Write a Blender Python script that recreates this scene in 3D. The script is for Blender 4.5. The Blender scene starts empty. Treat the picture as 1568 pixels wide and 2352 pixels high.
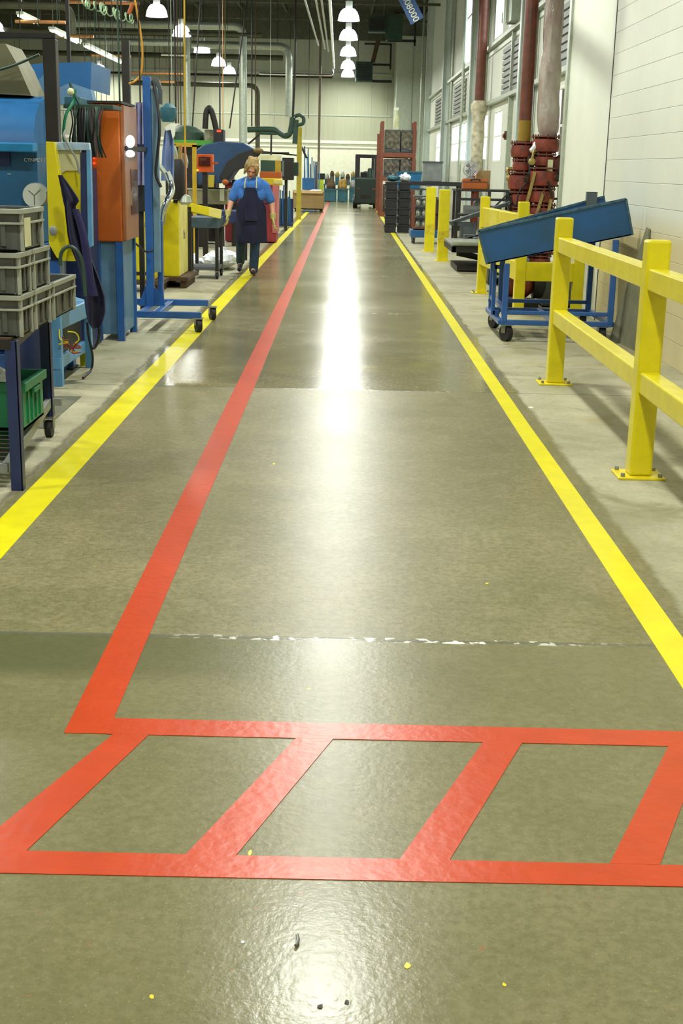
import bpy, bmesh, math, random
from mathutils import Vector, Matrix
random.seed(7)
sc = bpy.context.scene
col = sc.collection
PI = math.pi
# ---------------------------------------------------------------- camera
F, CX, CY, H = 2900.0, 784.0, 1176.0, 1.5
def _basis():
    d = Vector(((795-CX)/F, -(385-CY)/F, -1.0)).normalized()
    r = math.radians(1.25)
    x = Vector((math.cos(r), -math.sin(r), 0)); x -= d*x.dot(d); x.normalize()
    z = x.cross(d)
    return Matrix((x, d, z))          # world = M @ camera
M3 = _basis()
cd = bpy.data.cameras.new('camera'); cam = bpy.data.objects.new('camera', cd); col.objects.link(cam)
cam.matrix_world = Matrix.Translation((0, 0, H)) @ M3.to_4x4()
cd.sensor_fit = 'VERTICAL'; cd.sensor_height = 24.0; cd.lens = F*24.0/2352.0
cd.clip_start = 0.05; cd.clip_end = 400
sc.camera = cam
# ---------------------------------------------------------------- view, sky
sc.view_settings.view_transform = 'Standard'; sc.view_settings.look = 'None'
sc.view_settings.gamma = 1.0; sc.view_settings.use_curve_mapping = False
sc.view_settings.exposure = -0.62
w = bpy.data.worlds.new('sky'); sc.world = w; w.use_nodes = True
bg = w.node_tree.nodes['Background']; bg.inputs[0].default_value = (0.86, 0.95, 1.0, 1); bg.inputs[1].default_value = 10.0
LAMP_COL = (0.99, 1.0, 0.91)
BAY_W = 330.0
# surveying helpers: a pixel of the photograph turned into a point of the hall
def ray(px, py): return M3 @ Vector(((px-CX)/F, -(py-CY)/F, -1.0))
def at(px, py, Y):
    r = ray(px, py); return Vector((0, 0, H)) + r*(Y/r.y)
def atx(px, py, X):
    r = ray(px, py); return Vector((0, 0, H)) + r*(X/r.x)
def fl(px, py, z=0.0):
    r = ray(px, py); return Vector((0, 0, H)) + r*((z-H)/r.z)
# ---------------------------------------------------------------- materials
def lin(c):
    return tuple((x/255/12.92 if x/255 <= .04045 else ((x/255+.055)/1.055)**2.4) for x in c)
MATS = {}
def pm(name, rgb, rough=.5, metal=0.0, var=.12, scale=6.0, bump=0.0, bscale=60., emit=None, es=0, alpha=1, trans=0, coat=0, ior=1.5, var_rgb=None, spec=.5, vs=(1,1,1)):
    m = bpy.data.materials.new(name); m.use_nodes = True
    nt = m.node_tree; b = nt.nodes['Principled BSDF']
    c = lin(rgb)
    tc = nt.nodes.new('ShaderNodeTexCoord'); mp = nt.nodes.new('ShaderNodeMapping'); mp.inputs['Scale'].default_value = vs
    nt.links.new(tc.outputs['Object'], mp.inputs[0])
    n = nt.nodes.new('ShaderNodeTexNoise'); n.inputs['Scale'].default_value = scale; n.inputs['Detail'].default_value = 5
    nt.links.new(mp.outputs[0], n.inputs['Vector'])
    r = nt.nodes.new('ShaderNodeValToRGB'); r.color_ramp.elements[0].position = .3; r.color_ramp.elements[1].position = .7
    c2 = lin(var_rgb) if var_rgb else tuple(max(0, x*(1-var*2)) for x in c)
    r.color_ramp.elements[0].color = (*c2, 1)
    r.color_ramp.elements[1].color = (*[min(1, x*(1+var*.5)) for x in c], 1)
    nt.links.new(n.outputs['Fac'], r.inputs[0]); nt.links.new(r.outputs[0], b.inputs['Base Color'])
    b.inputs['Roughness'].default_value = rough; b.inputs['Metallic'].default_value = metal
    b.inputs['IOR'].default_value = ior; b.inputs['Specular IOR Level'].default_value = spec
    b.inputs['Transmission Weight'].default_value = trans; b.inputs['Coat Weight'].default_value = coat
    if alpha < 1: b.inputs['Alpha'].default_value = alpha
    if emit: b.inputs['Emission Color'].default_value = (*lin(emit), 1); b.inputs['Emission Strength'].default_value = es
    if bump:
        n2 = nt.nodes.new('ShaderNodeTexNoise'); n2.inputs['Scale'].default_value = bscale; n2.inputs['Detail'].default_value = 3
        nt.links.new(tc.outputs['Object'], n2.inputs['Vector'])
        bp = nt.nodes.new('ShaderNodeBump'); bp.inputs['Strength'].default_value = bump; bp.inputs['Distance'].default_value = .01
        nt.links.new(n2.outputs['Fac'], bp.inputs['Height']); nt.links.new(bp.outputs[0], b.inputs['Normal'])
    MATS[name] = m; return m
yellow = pm('yellow_paint', (214, 200, 0), .35, var=.06, scale=9, bump=.08, bscale=40, coat=.2)
yellow_b = pm('yellow_enamel', (225, 205, 10), .4, var=.08)
pale_y = pm('pale_yellow', (226, 216, 120), .5)
blue = pm('blue_paint', (28, 84, 150), .4, var=.12, coat=.2)
blue_d = pm('dark_blue_paint', (26, 42, 88), .45, var=.15)
blue_m = pm('machine_blue', (30, 96, 150), .42, var=.12, scale=3)
blue_l = pm('light_blue_paint', (92, 150, 196), .4, var=.1)
hopper_b = pm('hopper_blue', (18, 76, 128), .5, var=.1, scale=3, var_rgb=(22, 66, 92), bump=.1)
teal = pm('teal_paint', (40, 96, 110), .5)
navy = pm('navy_cloth', (20, 19, 52), .9, var=.2, scale=8, bump=.3, bscale=90)
apron_m = pm('apron_denim', (22, 24, 58), .85, var=.2, scale=14, bump=.3, bscale=150)
shirt_m = pm('blue_cotton', (62, 118, 196), .9, var=.12, scale=12, bump=.3, bscale=60)
jean = pm('jean_cloth', (44, 66, 92), .9, var=.2, scale=20)
skin = pm('skin', (206, 150, 120), .6, var=.06)
hair_m = pm('blonde_hair', (176, 150, 96), .7, var=.3, scale=25, vs=(1, 1, 4))
glove_m = pm('yellow_glove', (190, 184, 104), .9, var=.15)
black = pm('black_rubber', (26, 26, 28), .6, var=.2)
blackp = pm('black_plastic', (34, 36, 40), .4, var=.25, scale=12)
dark = pm('dark_steel', (40, 38, 32), .5, metal=.3, var=.2)
steel = pm('steel', (150, 152, 146), .35, metal=.8, var=.1)
galv = pm('galvanised', (176, 184, 168), .4, metal=.5, var=.1, scale=12)
chrome = pm('chrome', (225, 228, 230), .12, metal=1, var=.03)
greym = pm('grey_paint', (128, 132, 126), .5)
grey_d = pm('dark_grey_paint', (74, 82, 84), .5)
tote_m = pm('grey_tote', (78, 81, 73), .5, var=.15, scale=10)
green_c = pm('green_plastic', (18, 120, 78), .45, var=.15)
green_m = pm('green_enamel', (70, 150, 50), .5)
green_d = pm('dark_green', (34, 66, 48), .5, var=.2)
orange = pm('orange_paint', (166, 80, 2), .45, var=.08, scale=4)
orange_r = pm('orange_rack', (124, 66, 42), .55, var=.15)
orange_p = pm('orange_pipe', (216, 150, 96), .4, metal=.3)
brownwin = pm('brown_glass', (86, 36, 28), .15, var=.1)
redp = pm('red_riser', (108, 54, 32), .45, var=.18, scale=8)
redv = pm('red_valve', (134, 54, 32), .5, var=.3, scale=9, bump=.2)
red_bin = pm('red_plastic', (150, 44, 46), .5)
brass = pm('brass', (170, 150, 90), .4, metal=.7)
plastic_w = pm('plastic_wrap', (222, 216, 204), .2, var=.3, scale=5, var_rgb=(186, 156, 142), bump=.8, bscale=14, coat=.5, vs=(1, 1, .4))
plastic_c = pm('clear_bag', (232, 238, 240), .45, var=.2, scale=14, bump=.9, bscale=20)
insul = pm('pipe_insulation', (206, 198, 170), .8, var=.25, scale=8)
card = pm('cardboard', (158, 132, 86), .8, var=.05)
wood = pm('brown_wood', (84, 62, 40), .8, var=.2, vs=(1, 8, 1))
plywood = pm('grey_plywood', (126, 126, 98), .8, var=.12, vs=(4, 1, 1))
cream = pm('cream_panel', (205, 205, 160), .5)
white_p = pm('white_paint', (226, 230, 214), .5, var=.03)
wall_m = pm('wall_plain', (212, 216, 200), .55, var=.03, scale=2)
colm = pm('column_white', (214, 224, 218), .35, var=.04)
wallg = pm('wall_green_grey', (176, 186, 168), .6, var=.05)
endw = pm('end_wall_metal', (170, 173, 148), .6, var=.05, scale=1.5, vs=(3, 1, .2))
endlow = pm('end_wall_block', (228, 230, 208), .6, var=.04)
ceilm = pm('ceiling_deck', (58, 60, 44), .8, var=.2, vs=(1, 6, 1))
beamm = pm('beam_grey', (84, 86, 64), .7, var=.15)
lilac = pm('lilac_cloth', (150, 150, 190), .9, var=.2)
signb = pm('sign_blue', (60, 86, 130), .5)
letter = pm('sign_lettering', (226, 222, 180), .6, var=.03)
ink = pm('dark_ink', (60, 60, 56), .7)
glow = pm('lamp_glow', (240, 246, 255), .4, emit=(236, 242, 255), es=14, var=.01)
tube_g = pm('tube_glow', (230, 255, 220), .4, emit=(226, 255, 214), es=5, var=.01)
red_led = pm('red_led', (255, 40, 10), .4, emit=(255, 50, 20), es=6, var=.01)
glass = bpy.data.materials.new('window_glass'); glass.use_nodes = True
_n = glass.node_tree; _n.nodes.remove(_n.nodes['Principled BSDF']); _t = _n.nodes.new('ShaderNodeBsdfTransparent'); _g = _n.nodes.new('ShaderNodeBsdfGlossy'); _m = _n.nodes.new('ShaderNodeMixShader')
_t.inputs[0].default_value = (.94, .97, .98, 1); _g.inputs['Roughness'].default_value = .03; _m.inputs[0].default_value = .08
_n.links.new(_t.outputs[0], _m.inputs[1]); _n.links.new(_g.outputs[0], _m.inputs[2]); _n.links.new(_m.outputs[0], _n.nodes['Material Output'].inputs[0])
dial_m = pm('dial_face', (206, 210, 190), .5, var=.03)
red_line = pm('red_floor_tape', (190, 62, 4), .3, var=.05, scale=8, bump=.12, bscale=30)
yel_line = pm('yellow_floor_tape', (226, 216, 0), .32, var=.05, scale=8, bump=.12, bscale=30)
foliage = pm('tree_leaves', (70, 96, 40), .9, var=.4, scale=3)
clear_f = pm('clear_fan_guard', (190, 190, 192), .3, metal=.6)
# ---------------------------------------------------------------- mesh builder
class MB:
    def __init__(s): s.v = []; s.f = []
    def add(s, vs, fs):
        o = len(s.v); s.v += [Vector(p) for p in vs]; s.f += [tuple(i+o for i in f) for f in fs]; return s
    def box(s, x0, x1, y0, y1, z0, z1):
        return s.add([(x0,y0,z0),(x1,y0,z0),(x1,y1,z0),(x0,y1,z0),(x0,y0,z1),(x1,y0,z1),(x1,y1,z1),(x0,y1,z1)],
                     [(3,2,1,0),(4,5,6,7),(0,1,5,4),(1,2,6,5),(2,3,7,6),(3,0,4,7)])
    def cb(s, c, d):
        return s.box(c[0]-d[0]/2, c[0]+d[0]/2, c[1]-d[1]/2, c[1]+d[1]/2, c[2]-d[2]/2, c[2]+d[2]/2)
    def hexa(s, p):      # 8 corners: bottom ring then top ring
        return s.add(p, [(3,2,1,0),(4,5,6,7),(0,1,5,4),(1,2,6,5),(2,3,7,6),(3,0,4,7)])
    def bar(s, p, q, w_, h_, up=(0,0,1)):
        p, q = Vector(p), Vector(q); d = (q-p).normalized(); u = Vector(up)
        if abs(d.dot(u)) > .95: u = Vector((0,1,0))
        a = d.cross(u).normalized()*w_/2; b = a.cross(d).normalized()*h_/2
        return s.hexa([p-a-b, p+a-b, p+a+b, p-a+b, q-a-b, q+a-b, q+a+b, q-a+b])
    def ring(s, c, a, b, r, n):
        return [Vector(c)+a*(r*math.cos(2*PI*i/n))+b*(r*math.sin(2*PI*i/n)) for i in range(n)]
    def cone(s, p, q, r0, r1, n=12):
        p, q = Vector(p), Vector(q); d = (q-p).normalized()
        a = d.orthogonal().normalized(); b = d.cross(a)
        vs = s.ring(p, a, b, r0, n)+s.ring(q, a, b, r1, n)
        fs = [(i, (i+1) % n, n+(i+1) % n, n+i) for i in range(n)]
        fs += [tuple(range(n-1, -1, -1)), tuple(range(n, 2*n))]
        return s.add(vs, fs)
    def cyl(s, p, q, r, n=12): return s.cone(p, q, r, r, n)
    def tube(s, pts, r, n=8, sm=True):
        pts = [Vector(p) for p in pts]
        if sm and len(pts) > 2:
            o = []
            for i in range(len(pts)-1):
                p0 = pts[max(i-1, 0)]; p1 = pts[i]; p2 = pts[i+1]; p3 = pts[min(i+2, len(pts)-1)]
                for k in range(5):
                    t = k/5
                    o.append(.5*((2*p1)+(p2-p0)*t+(2*p0-5*p1+4*p2-p3)*t*t+(3*p1-p0-3*p2+p3)*t**3))
            pts = o+[pts[-1]]
        m = len(pts); vs = []; prev = None
        for i, p in enumerate(pts):
            d = (pts[min(i+1, m-1)]-pts[max(i-1, 0)])
            d = d.normalized() if d.length > 1e-9 else Vector((0,0,1))
            a = d.orthogonal().normalized() if prev is None else (prev-d*prev.dot(d)).normalized()
            prev = a; b = d.cross(a); rr = r(i/(m-1)) if callable(r) else r
            vs += s.ring(p, a, b, rr, n)
        fs = []
        for k in range(m-1):
            fs += [(k*n+i, k*n+(i+1) % n, (k+1)*n+(i+1) % n, (k+1)*n+i) for i in range(n)]
        fs += [tuple(range(n-1, -1, -1)), tuple(range((m-1)*n, m*n))]
        return s.add(vs, fs)
    def bend(s, pts, r, br=.3, n=10):   # straight runs with rounded corners
        P = [Vector(p) for p in pts]; o = [P[0]]
        for i in range(1, len(P)-1):
            a = (P[i-1]-P[i]).normalized(); b = (P[i+1]-P[i]).normalized()
            A = P[i]+a*br; B = P[i]+b*br
            for k in range(7):
                t = k/6; o.append(A*(1-t)**2+P[i]*2*t*(1-t)+B*t*t)
        o.append(P[-1]); return s.tube(o, r, n, sm=False)
    def lathe(s, prof, c=(0,0,0), n=20, ax='z', caps=True):
        c = Vector(c); vs = []
        for r, h in prof:
            for i in range(n):
                t = 2*PI*i/n; x, y = r*math.cos(t), r*math.sin(t)
                vs.append(c+Vector({'z': (x, y, h), 'x': (h, x, y), 'y': (x, h, y)}[ax]))
        fs = []
        for k in range(len(prof)-1):
            fs += [(k*n+i, k*n+(i+1) % n, (k+1)*n+(i+1) % n, (k+1)*n+i) for i in range(n)]
        if caps: fs += [tuple(range(n-1, -1, -1)), tuple(range((len(prof)-1)*n, len(prof)*n))]
        return s.add(vs, fs)
    def ell(s, c, r, n=14, m=9):
        c = Vector(c); r = Vector((r, r, r)) if not hasattr(r, '__len__') else Vector(r)
        vs = [c+Vector((0, 0, -r.z))]
        for k in range(1, m):
            p = -PI/2+PI*k/m
            vs += [c+Vector((r.x*math.cos(p)*math.cos(2*PI*i/n), r.y*math.cos(p)*math.sin(2*PI*i/n), r.z*math.sin(p))) for i in range(n)]
        vs.append(c+Vector((0, 0, r.z))); fs = [(0, 1+(i+1) % n, 1+i) for i in range(n)]
        for k in range(m-2):
            fs += [(1+k*n+i, 1+k*n+(i+1) % n, 1+(k+1)*n+(i+1) % n, 1+(k+1)*n+i) for i in range(n)]
        fs += [(len(vs)-1, 1+(m-2)*n+i, 1+(m-2)*n+(i+1) % n) for i in range(n)]
        return s.add(vs, fs)
    def caps(s, p, q, r0, r1, n=12):
        s.ell(p, r0, n, 7); s.ell(q, r1, n, 7); return s.cone(p, q, r0, r1, n)
    def prism(s, pts, off):      # planar outline with thickness vector
        off = Vector(off); n = len(pts); a = [Vector(p) for p in pts]
        return s.add(a+[p+off for p in a], [tuple(range(n-1, -1, -1)), tuple(range(n, 2*n))]+[(i, (i+1) % n, n+(i+1) % n, n+i) for i in range(n)])
    def sheet(s, fn, nu, nv, th=(0, .01, 0)):   # curved cloth or panel with a thickness
        th = Vector(th); vs = []
        for j in range(nv+1):
            for i in range(nu+1): vs.append(Vector(fn(i/nu, j/nv)))
        k = len(vs); vs += [p+th for p in vs]; fs = []; W = nu+1
        for j in range(nv):
            for i in range(nu):
                a = j*W+i; fs.append((a, a+1, a+W+1, a+W)); fs.append((k+a, k+a+W, k+a+W+1, k+a+1))
        for i in range(nu): fs += [(i+1, i, k+i, k+i+1), (nv*W+i, nv*W+i+1, k+nv*W+i+1, k+nv*W+i)]
        for j in range(nv): fs += [(j*W, (j+1)*W, k+(j+1)*W, k+j*W), ((j+1)*W+nu, j*W+nu, k+j*W+nu, k+(j+1)*W+nu)]
        return s.add(vs, fs)
    def tray(s, x0, x1, y0, y1, z0, z1, t=.01):
        s.box(x0, x1, y0, y1, z0, z0+t); s.box(x0, x0+t, y0, y1, z0, z1); s.box(x1-t, x1, y0, y1, z0, z1)
        s.box(x0+t, x1-t, y0, y0+t, z0, z1); return s.box(x0+t, x1-t, y1-t, y1, z0, z1)
    def build(s, name, mat, parent=None, smooth=False, bevel=0, world=False):
        vs = s.v; loc = Vector((0,0,0))
        if parent is not None and world:
            o = Vector((0,0,0)); p = parent
            while p is not None: o += p.location; p = p.parent
            vs = [v-o for v in vs]
        elif parent is None:
            loc = Vector(((min(v.x for v in vs)+max(v.x for v in vs))/2, (min(v.y for v in vs)+max(v.y for v in vs))/2, min(v.z for v in vs)))
            vs = [v-loc for v in vs]
        me = bpy.data.meshes.new(name); me.from_pydata([tuple(v) for v in vs], [], s.f); me.update()
        bm = bmesh.new(); bm.from_mesh(me); bmesh.ops.recalc_face_normals(bm, faces=bm.faces); bm.to_mesh(me); bm.free()
        me.materials.append(mat); ob = bpy.data.objects.new(name, me); col.objects.link(ob)
        if smooth:
            me.polygons.foreach_set('use_smooth', [True]*len(me.polygons)); me.set_sharp_from_angle(angle=math.radians(40))
        if bevel:
            b = ob.modifiers.new('bevel', 'BEVEL'); b.width = bevel; b.segments = 2; b.limit_method = 'ANGLE'
        ob.location = loc
        if parent is not None: ob.parent = parent
        return ob
def remesh(ob, vox, it=2):
    m = ob.modifiers.new('r', 'REMESH'); m.mode = 'VOXEL'; m.voxel_size = vox; m.use_smooth_shade = True
    s_ = ob.modifiers.new('s', 'SMOOTH'); s_.factor = .5; s_.iterations = it
    dg = bpy.context.evaluated_depsgraph_get(); me = bpy.data.meshes.new_from_object(ob.evaluated_get(dg))
    ob.modifiers.clear(); ob.data = me; return ob
def tag(o, label=None, cat=None, group=None, kind=None):
    if label: o['label'] = label
    if cat: o['category'] = cat
    if group: o['group'] = group
    if kind: o['kind'] = kind
    return o
def thing(name, label, cat, loc=(0,0,0), rz=0, group=None):
    o = bpy.data.objects.new(name, None); col.objects.link(o); o.location = loc; o.rotation_euler = (0, 0, rz)
    o.empty_display_size = .1
    return tag(o, label, cat, group)
def struct(name, mb, mat, **k): return tag(mb.build(name, mat, **k), kind='structure')
def dup(root, loc, rz=None, label=None, group=None):
    def cp(o, par):
        c = o.copy(); col.objects.link(c)
        if par is not None: c.parent = par
        for ch in [x for x in o.children]: cp(ch, c)
        return c
    r = cp(root, None); r.location = loc
    if rz is not None: r.rotation_euler = (0, 0, rz)
    if label: r['label'] = label
    if group: r['group'] = group
    return r
def text(body, size, name, mat, parent, mtx, ext=.002):
    cu = bpy.data.curves.new(name, 'FONT'); cu.body = body; cu.size = size; cu.extrude = ext; cu.align_x = 'CENTER'; cu.align_y = 'CENTER'
    t = bpy.data.objects.new(name, cu); col.objects.link(t)
    bpy.context.view_layer.update()
    me = bpy.data.meshes.new_from_object(t.evaluated_get(bpy.context.evaluated_depsgraph_get()))
    bpy.data.objects.remove(t); me.materials.clear(); me.materials.append(mat); me.transform(mtx)
    o = bpy.data.objects.new(name, me); col.objects.link(o)
    if parent is not None: o.parent = parent
    return o
def caster(parent, x, y, r=.06, z=0, ang=0, w_=.035, top=None):
    """wheel standing on the floor with its fork, part of the thing that rolls on it"""
    top = top or r*2+.03
    ca, sa = math.cos(ang), math.sin(ang); ax = Vector((ca, sa, 0))
    m = MB(); c = Vector((x, y, z+r))
    for s_ in (-1, 1): m.bar(c+ax*s_*(w_/2+.008), c+ax*s_*(w_/2+.008)+Vector((0, 0, top-r)), .006, r*.8, up=(-sa, ca, 0))
    m.cb((x, y, z+top), (r*1.4, r*1.4, .012))
    f = m.build('caster', steel, parent)
    m = MB(); m.cyl(c-ax*w_/2, c+ax*w_/2, r, 18); wheel = m.build('wheel', black, f, smooth=True)
    return f
# ================================================================ SETTING
XW, XR, YE, ZC = -18.0, 3.62, 64.0, 8.6       # left wall, right wall, end wall, ceiling
YB = -10.0
# floor concrete: polished aisle, worn paler concrete beyond the yellow tape, saw joints, mottling
def floor_mat():
    m = bpy.data.materials.new('polished_concrete'); m.use_nodes = True; nt = m.node_tree; N = nt.nodes; L = nt.links
    b = N['Principled BSDF']; tc = N.new('ShaderNodeTexCoord'); sep = N.new('ShaderNodeSeparateXYZ')
    L.new(tc.outputs['Object'], sep.inputs[0])
    def noise(s, d=4, rough=.6, vec=None, dist=0):
        n = N.new('ShaderNodeTexNoise'); n.inputs['Scale'].default_value = s; n.inputs['Detail'].default_value = d
        n.inputs['Roughness'].default_value = rough; n.inputs['Distortion'].default_value = dist
        L.new(vec or tc.outputs['Object'], n.inputs['Vector']); return n.outputs['Fac']
    def mth(op, a, b_=None, c=None, clamp=False):
        n = N.new('ShaderNodeMath'); n.operation = op; n.use_clamp = clamp
        for i, x in enumerate((a, b_, c)):
            if x is None: continue
            if isinstance(x, (int, float)): n.inputs[i].default_value = x
            else: L.new(x, n.inputs[i])
        return n.outputs[0]
    def mr(x, a0, a1, b0=0., b1=1.):
        n = N.new('ShaderNodeMapRange'); L.new(x, n.inputs[0])
        for i, v in zip((1, 2, 3, 4), (a0, a1, b0, b1)): n.inputs[i].default_value = v
        return n.outputs[0]
    def mix(f, a, c_):
        n = N.new('ShaderNodeMix'); n.data_type = 'RGBA'
        for k, x in ((0, f), (6, a), (7, c_)):
            if isinstance(x, (int, float)): n.inputs[k].default_value = x
            elif isinstance(x, tuple): n.inputs[k].default_value = (*x, 1)
            else: L.new(x, n.inputs[k])
        return n.outputs[2]
    X, Y = sep.outputs[0], sep.outputs[1]
    big = noise(.55, 3); mid = noise(3.2, 6, .65, dist=.4); fine = noise(38, 4, .7); spk = noise(120, 2, .6)
    c = mix(mr(big, .3, .7), lin((120, 114, 78)), lin((152, 143, 108)))
    c = mix(mr(mid, .35, .7, 0, .55), c, lin((100, 100, 66)))
    c = mix(mr(fine, .4, .62, 0, .55), c, lin((86, 86, 54)))
    c = mix(mr(noise(11, 5, .7, dist=.8), .5, .68, 0, .35), c, lin((150, 144, 112)))
    c = mix(mr(spk, .62, .72, 0, .5), c, lin((178, 172, 136)))
    c = mix(mr(noise(75, 2), .62, .7, 0, .35), c, lin((70, 68, 44)))
    # slab nearer than the first joint is greener and rougher
    near = mr(mth('ADD', Y, mth('MULTIPLY', fine, .02)), 3.93, 3.9)
    c = mix(mth('MULTIPLY', near, .45), c, lin((108, 106, 72)))
    band = mth('MULTIPLY', mr(Y, 3.5, 3.62), near)           # darker strip along the joint, left part
    c = mix(mth('MULTIPLY', mth('MULTIPLY', band, mr(X, .1, -.8)), .6), c, lin((70, 76, 44)))
    # beyond the tapes: pale worn concrete with ragged edge
    edge = mth('MULTIPLY', mth('SUBTRACT', mid, .5), .12)
    lm = mr(mth('ADD', X, edge), -1.5, -1.53); rm = mr(mth('ADD', X, edge), 1.22, 1.25)
    pale = mix(mr(noise(1.4, 5, .65, dist=.5), .35, .68), lin((150, 148, 120)), lin((186, 182, 156)))
    pale = mix(mr(noise(2.2, 4, .6, dist=1.0), .56, .7, 0, .8), pale, lin((118, 112, 74)))
    pale = mix(mr(fine, .45, .7, 0, .3), pale, lin((120, 118, 92)))
    out = mth('MAXIMUM', lm, rm)
    c = mix(mth('MULTIPLY', out, .85), c, pale)
    le = mth('MULTIPLY', mr(mth('ADD', X, edge), -1.555, -1.53), lm)
    c = mix(mth('MULTIPLY', le, .7), c, lin((74, 72, 50)))
    # saw joints across the hall
    fr = mth('ABSOLUTE', mth('SUBTRACT', mth('FRACT', mth('DIVIDE', mth('SUBTRACT', Y, 1.48), 4.85)), .5))
    fr = mth('ADD', mth('MULTIPLY', fr, 4.85), mth('MULTIPLY', mth('SUBTRACT', noise(16, 3), .5), .012))
    jt = mr(fr, .014, .006)
    c = mix(mth('MULTIPLY', jt, .7), c, lin((92, 94, 80)))
    chips = mth('MULTIPLY', mth('MULTIPLY', mr(fr, .024, .012), mr(noise(22, 2), .54, .6)), mth('MULTIPLY', mr(X, -.6, -.2), mr(X, 1.0, .5)))
    c = mix(chips, c, lin((232, 232, 220)))
    # yellow scuffs on the aisle, red overspray in the foreground
    sc_ = mth('MULTIPLY', mr(noise(9, 3, .7), .72, .75), .5); c = mix(sc_, c, lin((190, 176, 20)))
    sc2 = mth('MULTIPLY', mth('MULTIPLY', mr(noise(22, 3, .7), .7, .73), mr(Y, 2.45, 2.4)), .5)
    c = mix(sc2, c, lin((190, 80, 40)))
    rs = mth('MULTIPLY', mth('MULTIPLY', mr(noise(1.1, 4), .55, .7), mr(X, 1.2, 1.3)), .4); c = mix(rs, c, lin((150, 118, 40)))
    yz = mth('MULTIPLY', mth('MULTIPLY', mr(noise(1.6, 5, .7, dist=.6), .5, .66, 0, .4), mr(Y, 9.0, 10.2)), mth('MULTIPLY', mr(Y, 13.6, 12.4), mr(X, -.3, .1)))
    c = mix(yz, c, lin((168, 156, 70)))
    L.new(c, b.inputs['Base Color'])
    ro = mr(big, .3, .7, .19, .24); s2 = mth('MULTIPLY', mr(Y, 3.9, 3.92), mr(Y, 8.77, 8.74))
    ro = mth('ADD', ro, mth('MULTIPLY', s2, .12)); ro = mth('SUBTRACT', ro, mth('MULTIPLY', mr(Y, 8.74, 8.77), .03)); ro = mth('ADD', ro, mth('MULTIPLY', near, mr(Y, 2.0, 3.4, 0., .07)))
    ro = mth('ADD', ro, mth('MULTIPLY', out, .3)); L.new(ro, b.inputs['Roughness'])
    b.inputs['IOR'].default_value = 1.45; L.new(mth('SUBTRACT', mth('SUBTRACT', .34, mth('MULTIPLY', s2, .13)), mth('MULTIPLY', near, .04)), b.inputs['Specular IOR Level'])
    bp = N.new('ShaderNodeBump'); bp.inputs['Strength'].default_value = .17; bp.inputs['Distance'].default_value = .004
    L.new(mth('ADD', mth('ADD', mth('MULTIPLY', noise(60, 3), .8), mth('MULTIPLY', noise(19, 3), .7)), mth('MULTIPLY', jt, -1.5)), bp.inputs['Height'])
    L.new(bp.outputs[0], b.inputs['Normal'])
    return m
FM = floor_mat()
m = MB().box(XW-.2, XR+.4, YB-.2, YE+.2, -.2, 0); f = m.build('floor', FM); 
for v in f.data.vertices: v.co += f.location
f.location = (0, 0, 0); tag(f, kind='structure')
# painted block wall on the right
def block_mat():
    m = pm('painted_block', (212, 215, 198), .5, var=.04, scale=1.5); nt = m.node_tree; N = nt.nodes; L = nt.links
    b = N['Principled BSDF']; src = b.inputs['Base Color'].links[0].from_socket
    tc = N.new('ShaderNodeTexCoord'); mp = N.new('ShaderNodeMapping'); mp.inputs['Rotation'].default_value = (PI/2, 0, 0)
    sp = N.new('ShaderNodeSeparateXYZ'); cb = N.new('ShaderNodeCombineXYZ'); L.new(tc.outputs['Object'], sp.inputs[0])
    L.new(sp.outputs[1], cb.inputs[0]); L.new(sp.outputs[2], cb.inputs[1])
    br = N.new('ShaderNodeTexBrick'); L.new(cb.outputs[0], br.inputs['Vector']); br.inputs['Scale'].default_value = 1
    br.inputs['Brick Width'].default_value = 60.0; br.inputs['Row Height'].default_value = .2035; br.inputs['Mortar Size'].default_value = .004
    br.inputs['Mortar Smooth'].default_value = .6
    br.inputs['Color1'].default_value = (1, 1, 1, 1); br.inputs['Color2'].default_value = (.97, .97, .97, 1); br.inputs['Mortar'].default_value = (.72, .72, .72, 1)
    mx = N.new('ShaderNodeMix'); mx.data_type = 'RGBA'; mx.blend_type = 'MULTIPLY'; mx.inputs[0].default_value = 1
    L.new(src, mx.inputs[6]); L.new(br.outputs['Color'], mx.inputs[7])
    d = N.new('ShaderNodeMapRange'); L.new(sp.outputs[2], d.inputs[0]); d.inputs[1].default_value = 1.18; d.inputs[2].default_value = .95
    mx2 = N.new('ShaderNodeMix'); mx2.data_type = 'RGBA'; L.new(d.outputs[0], mx2.inputs[0]); L.new(mx.outputs[2], mx2.inputs[6]); mx2.inputs[7].default_value = (*lin((196, 184, 140)), 1)  # lower wall tinted tan: warmer light put into the colour
    mx3 = N.new('ShaderNodeMix'); mx3.data_type = 'RGBA'; mx3.blend_type = 'MULTIPLY'; mx3.inputs[0].default_value = .7
    L.new(mx2.outputs[2], mx3.inputs[6]); L.new(br.outputs['Color'], mx3.inputs[7]); L.new(mx3.outputs[2], b.inputs['Base Color'])
    bp = N.new('ShaderNodeBump'); bp.inputs['Strength'].default_value = .5; bp.inputs['Distance'].default_value = .006
    L.new(br.outputs['Fac'], bp.inputs['Height']); bp.invert = True; L.new(bp.outputs[0], b.inputs['Normal'])
    return m
struct('wall_right', MB().box(2.66, 2.86, YB, 13.42, 0, ZC), block_mat(), smooth=False)
struct('wall_right', MB().box(2.66, 3.9, 13.45, 16.1, 0, ZC), wall_m)
struct('trim_1', MB().box(2.63, 2.67, 16.02, 16.16, 0, ZC), galv)
struct('trim_2', MB().box(2.655, 2.675, 13.425, 13.445, 0, ZC), ink)
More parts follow.
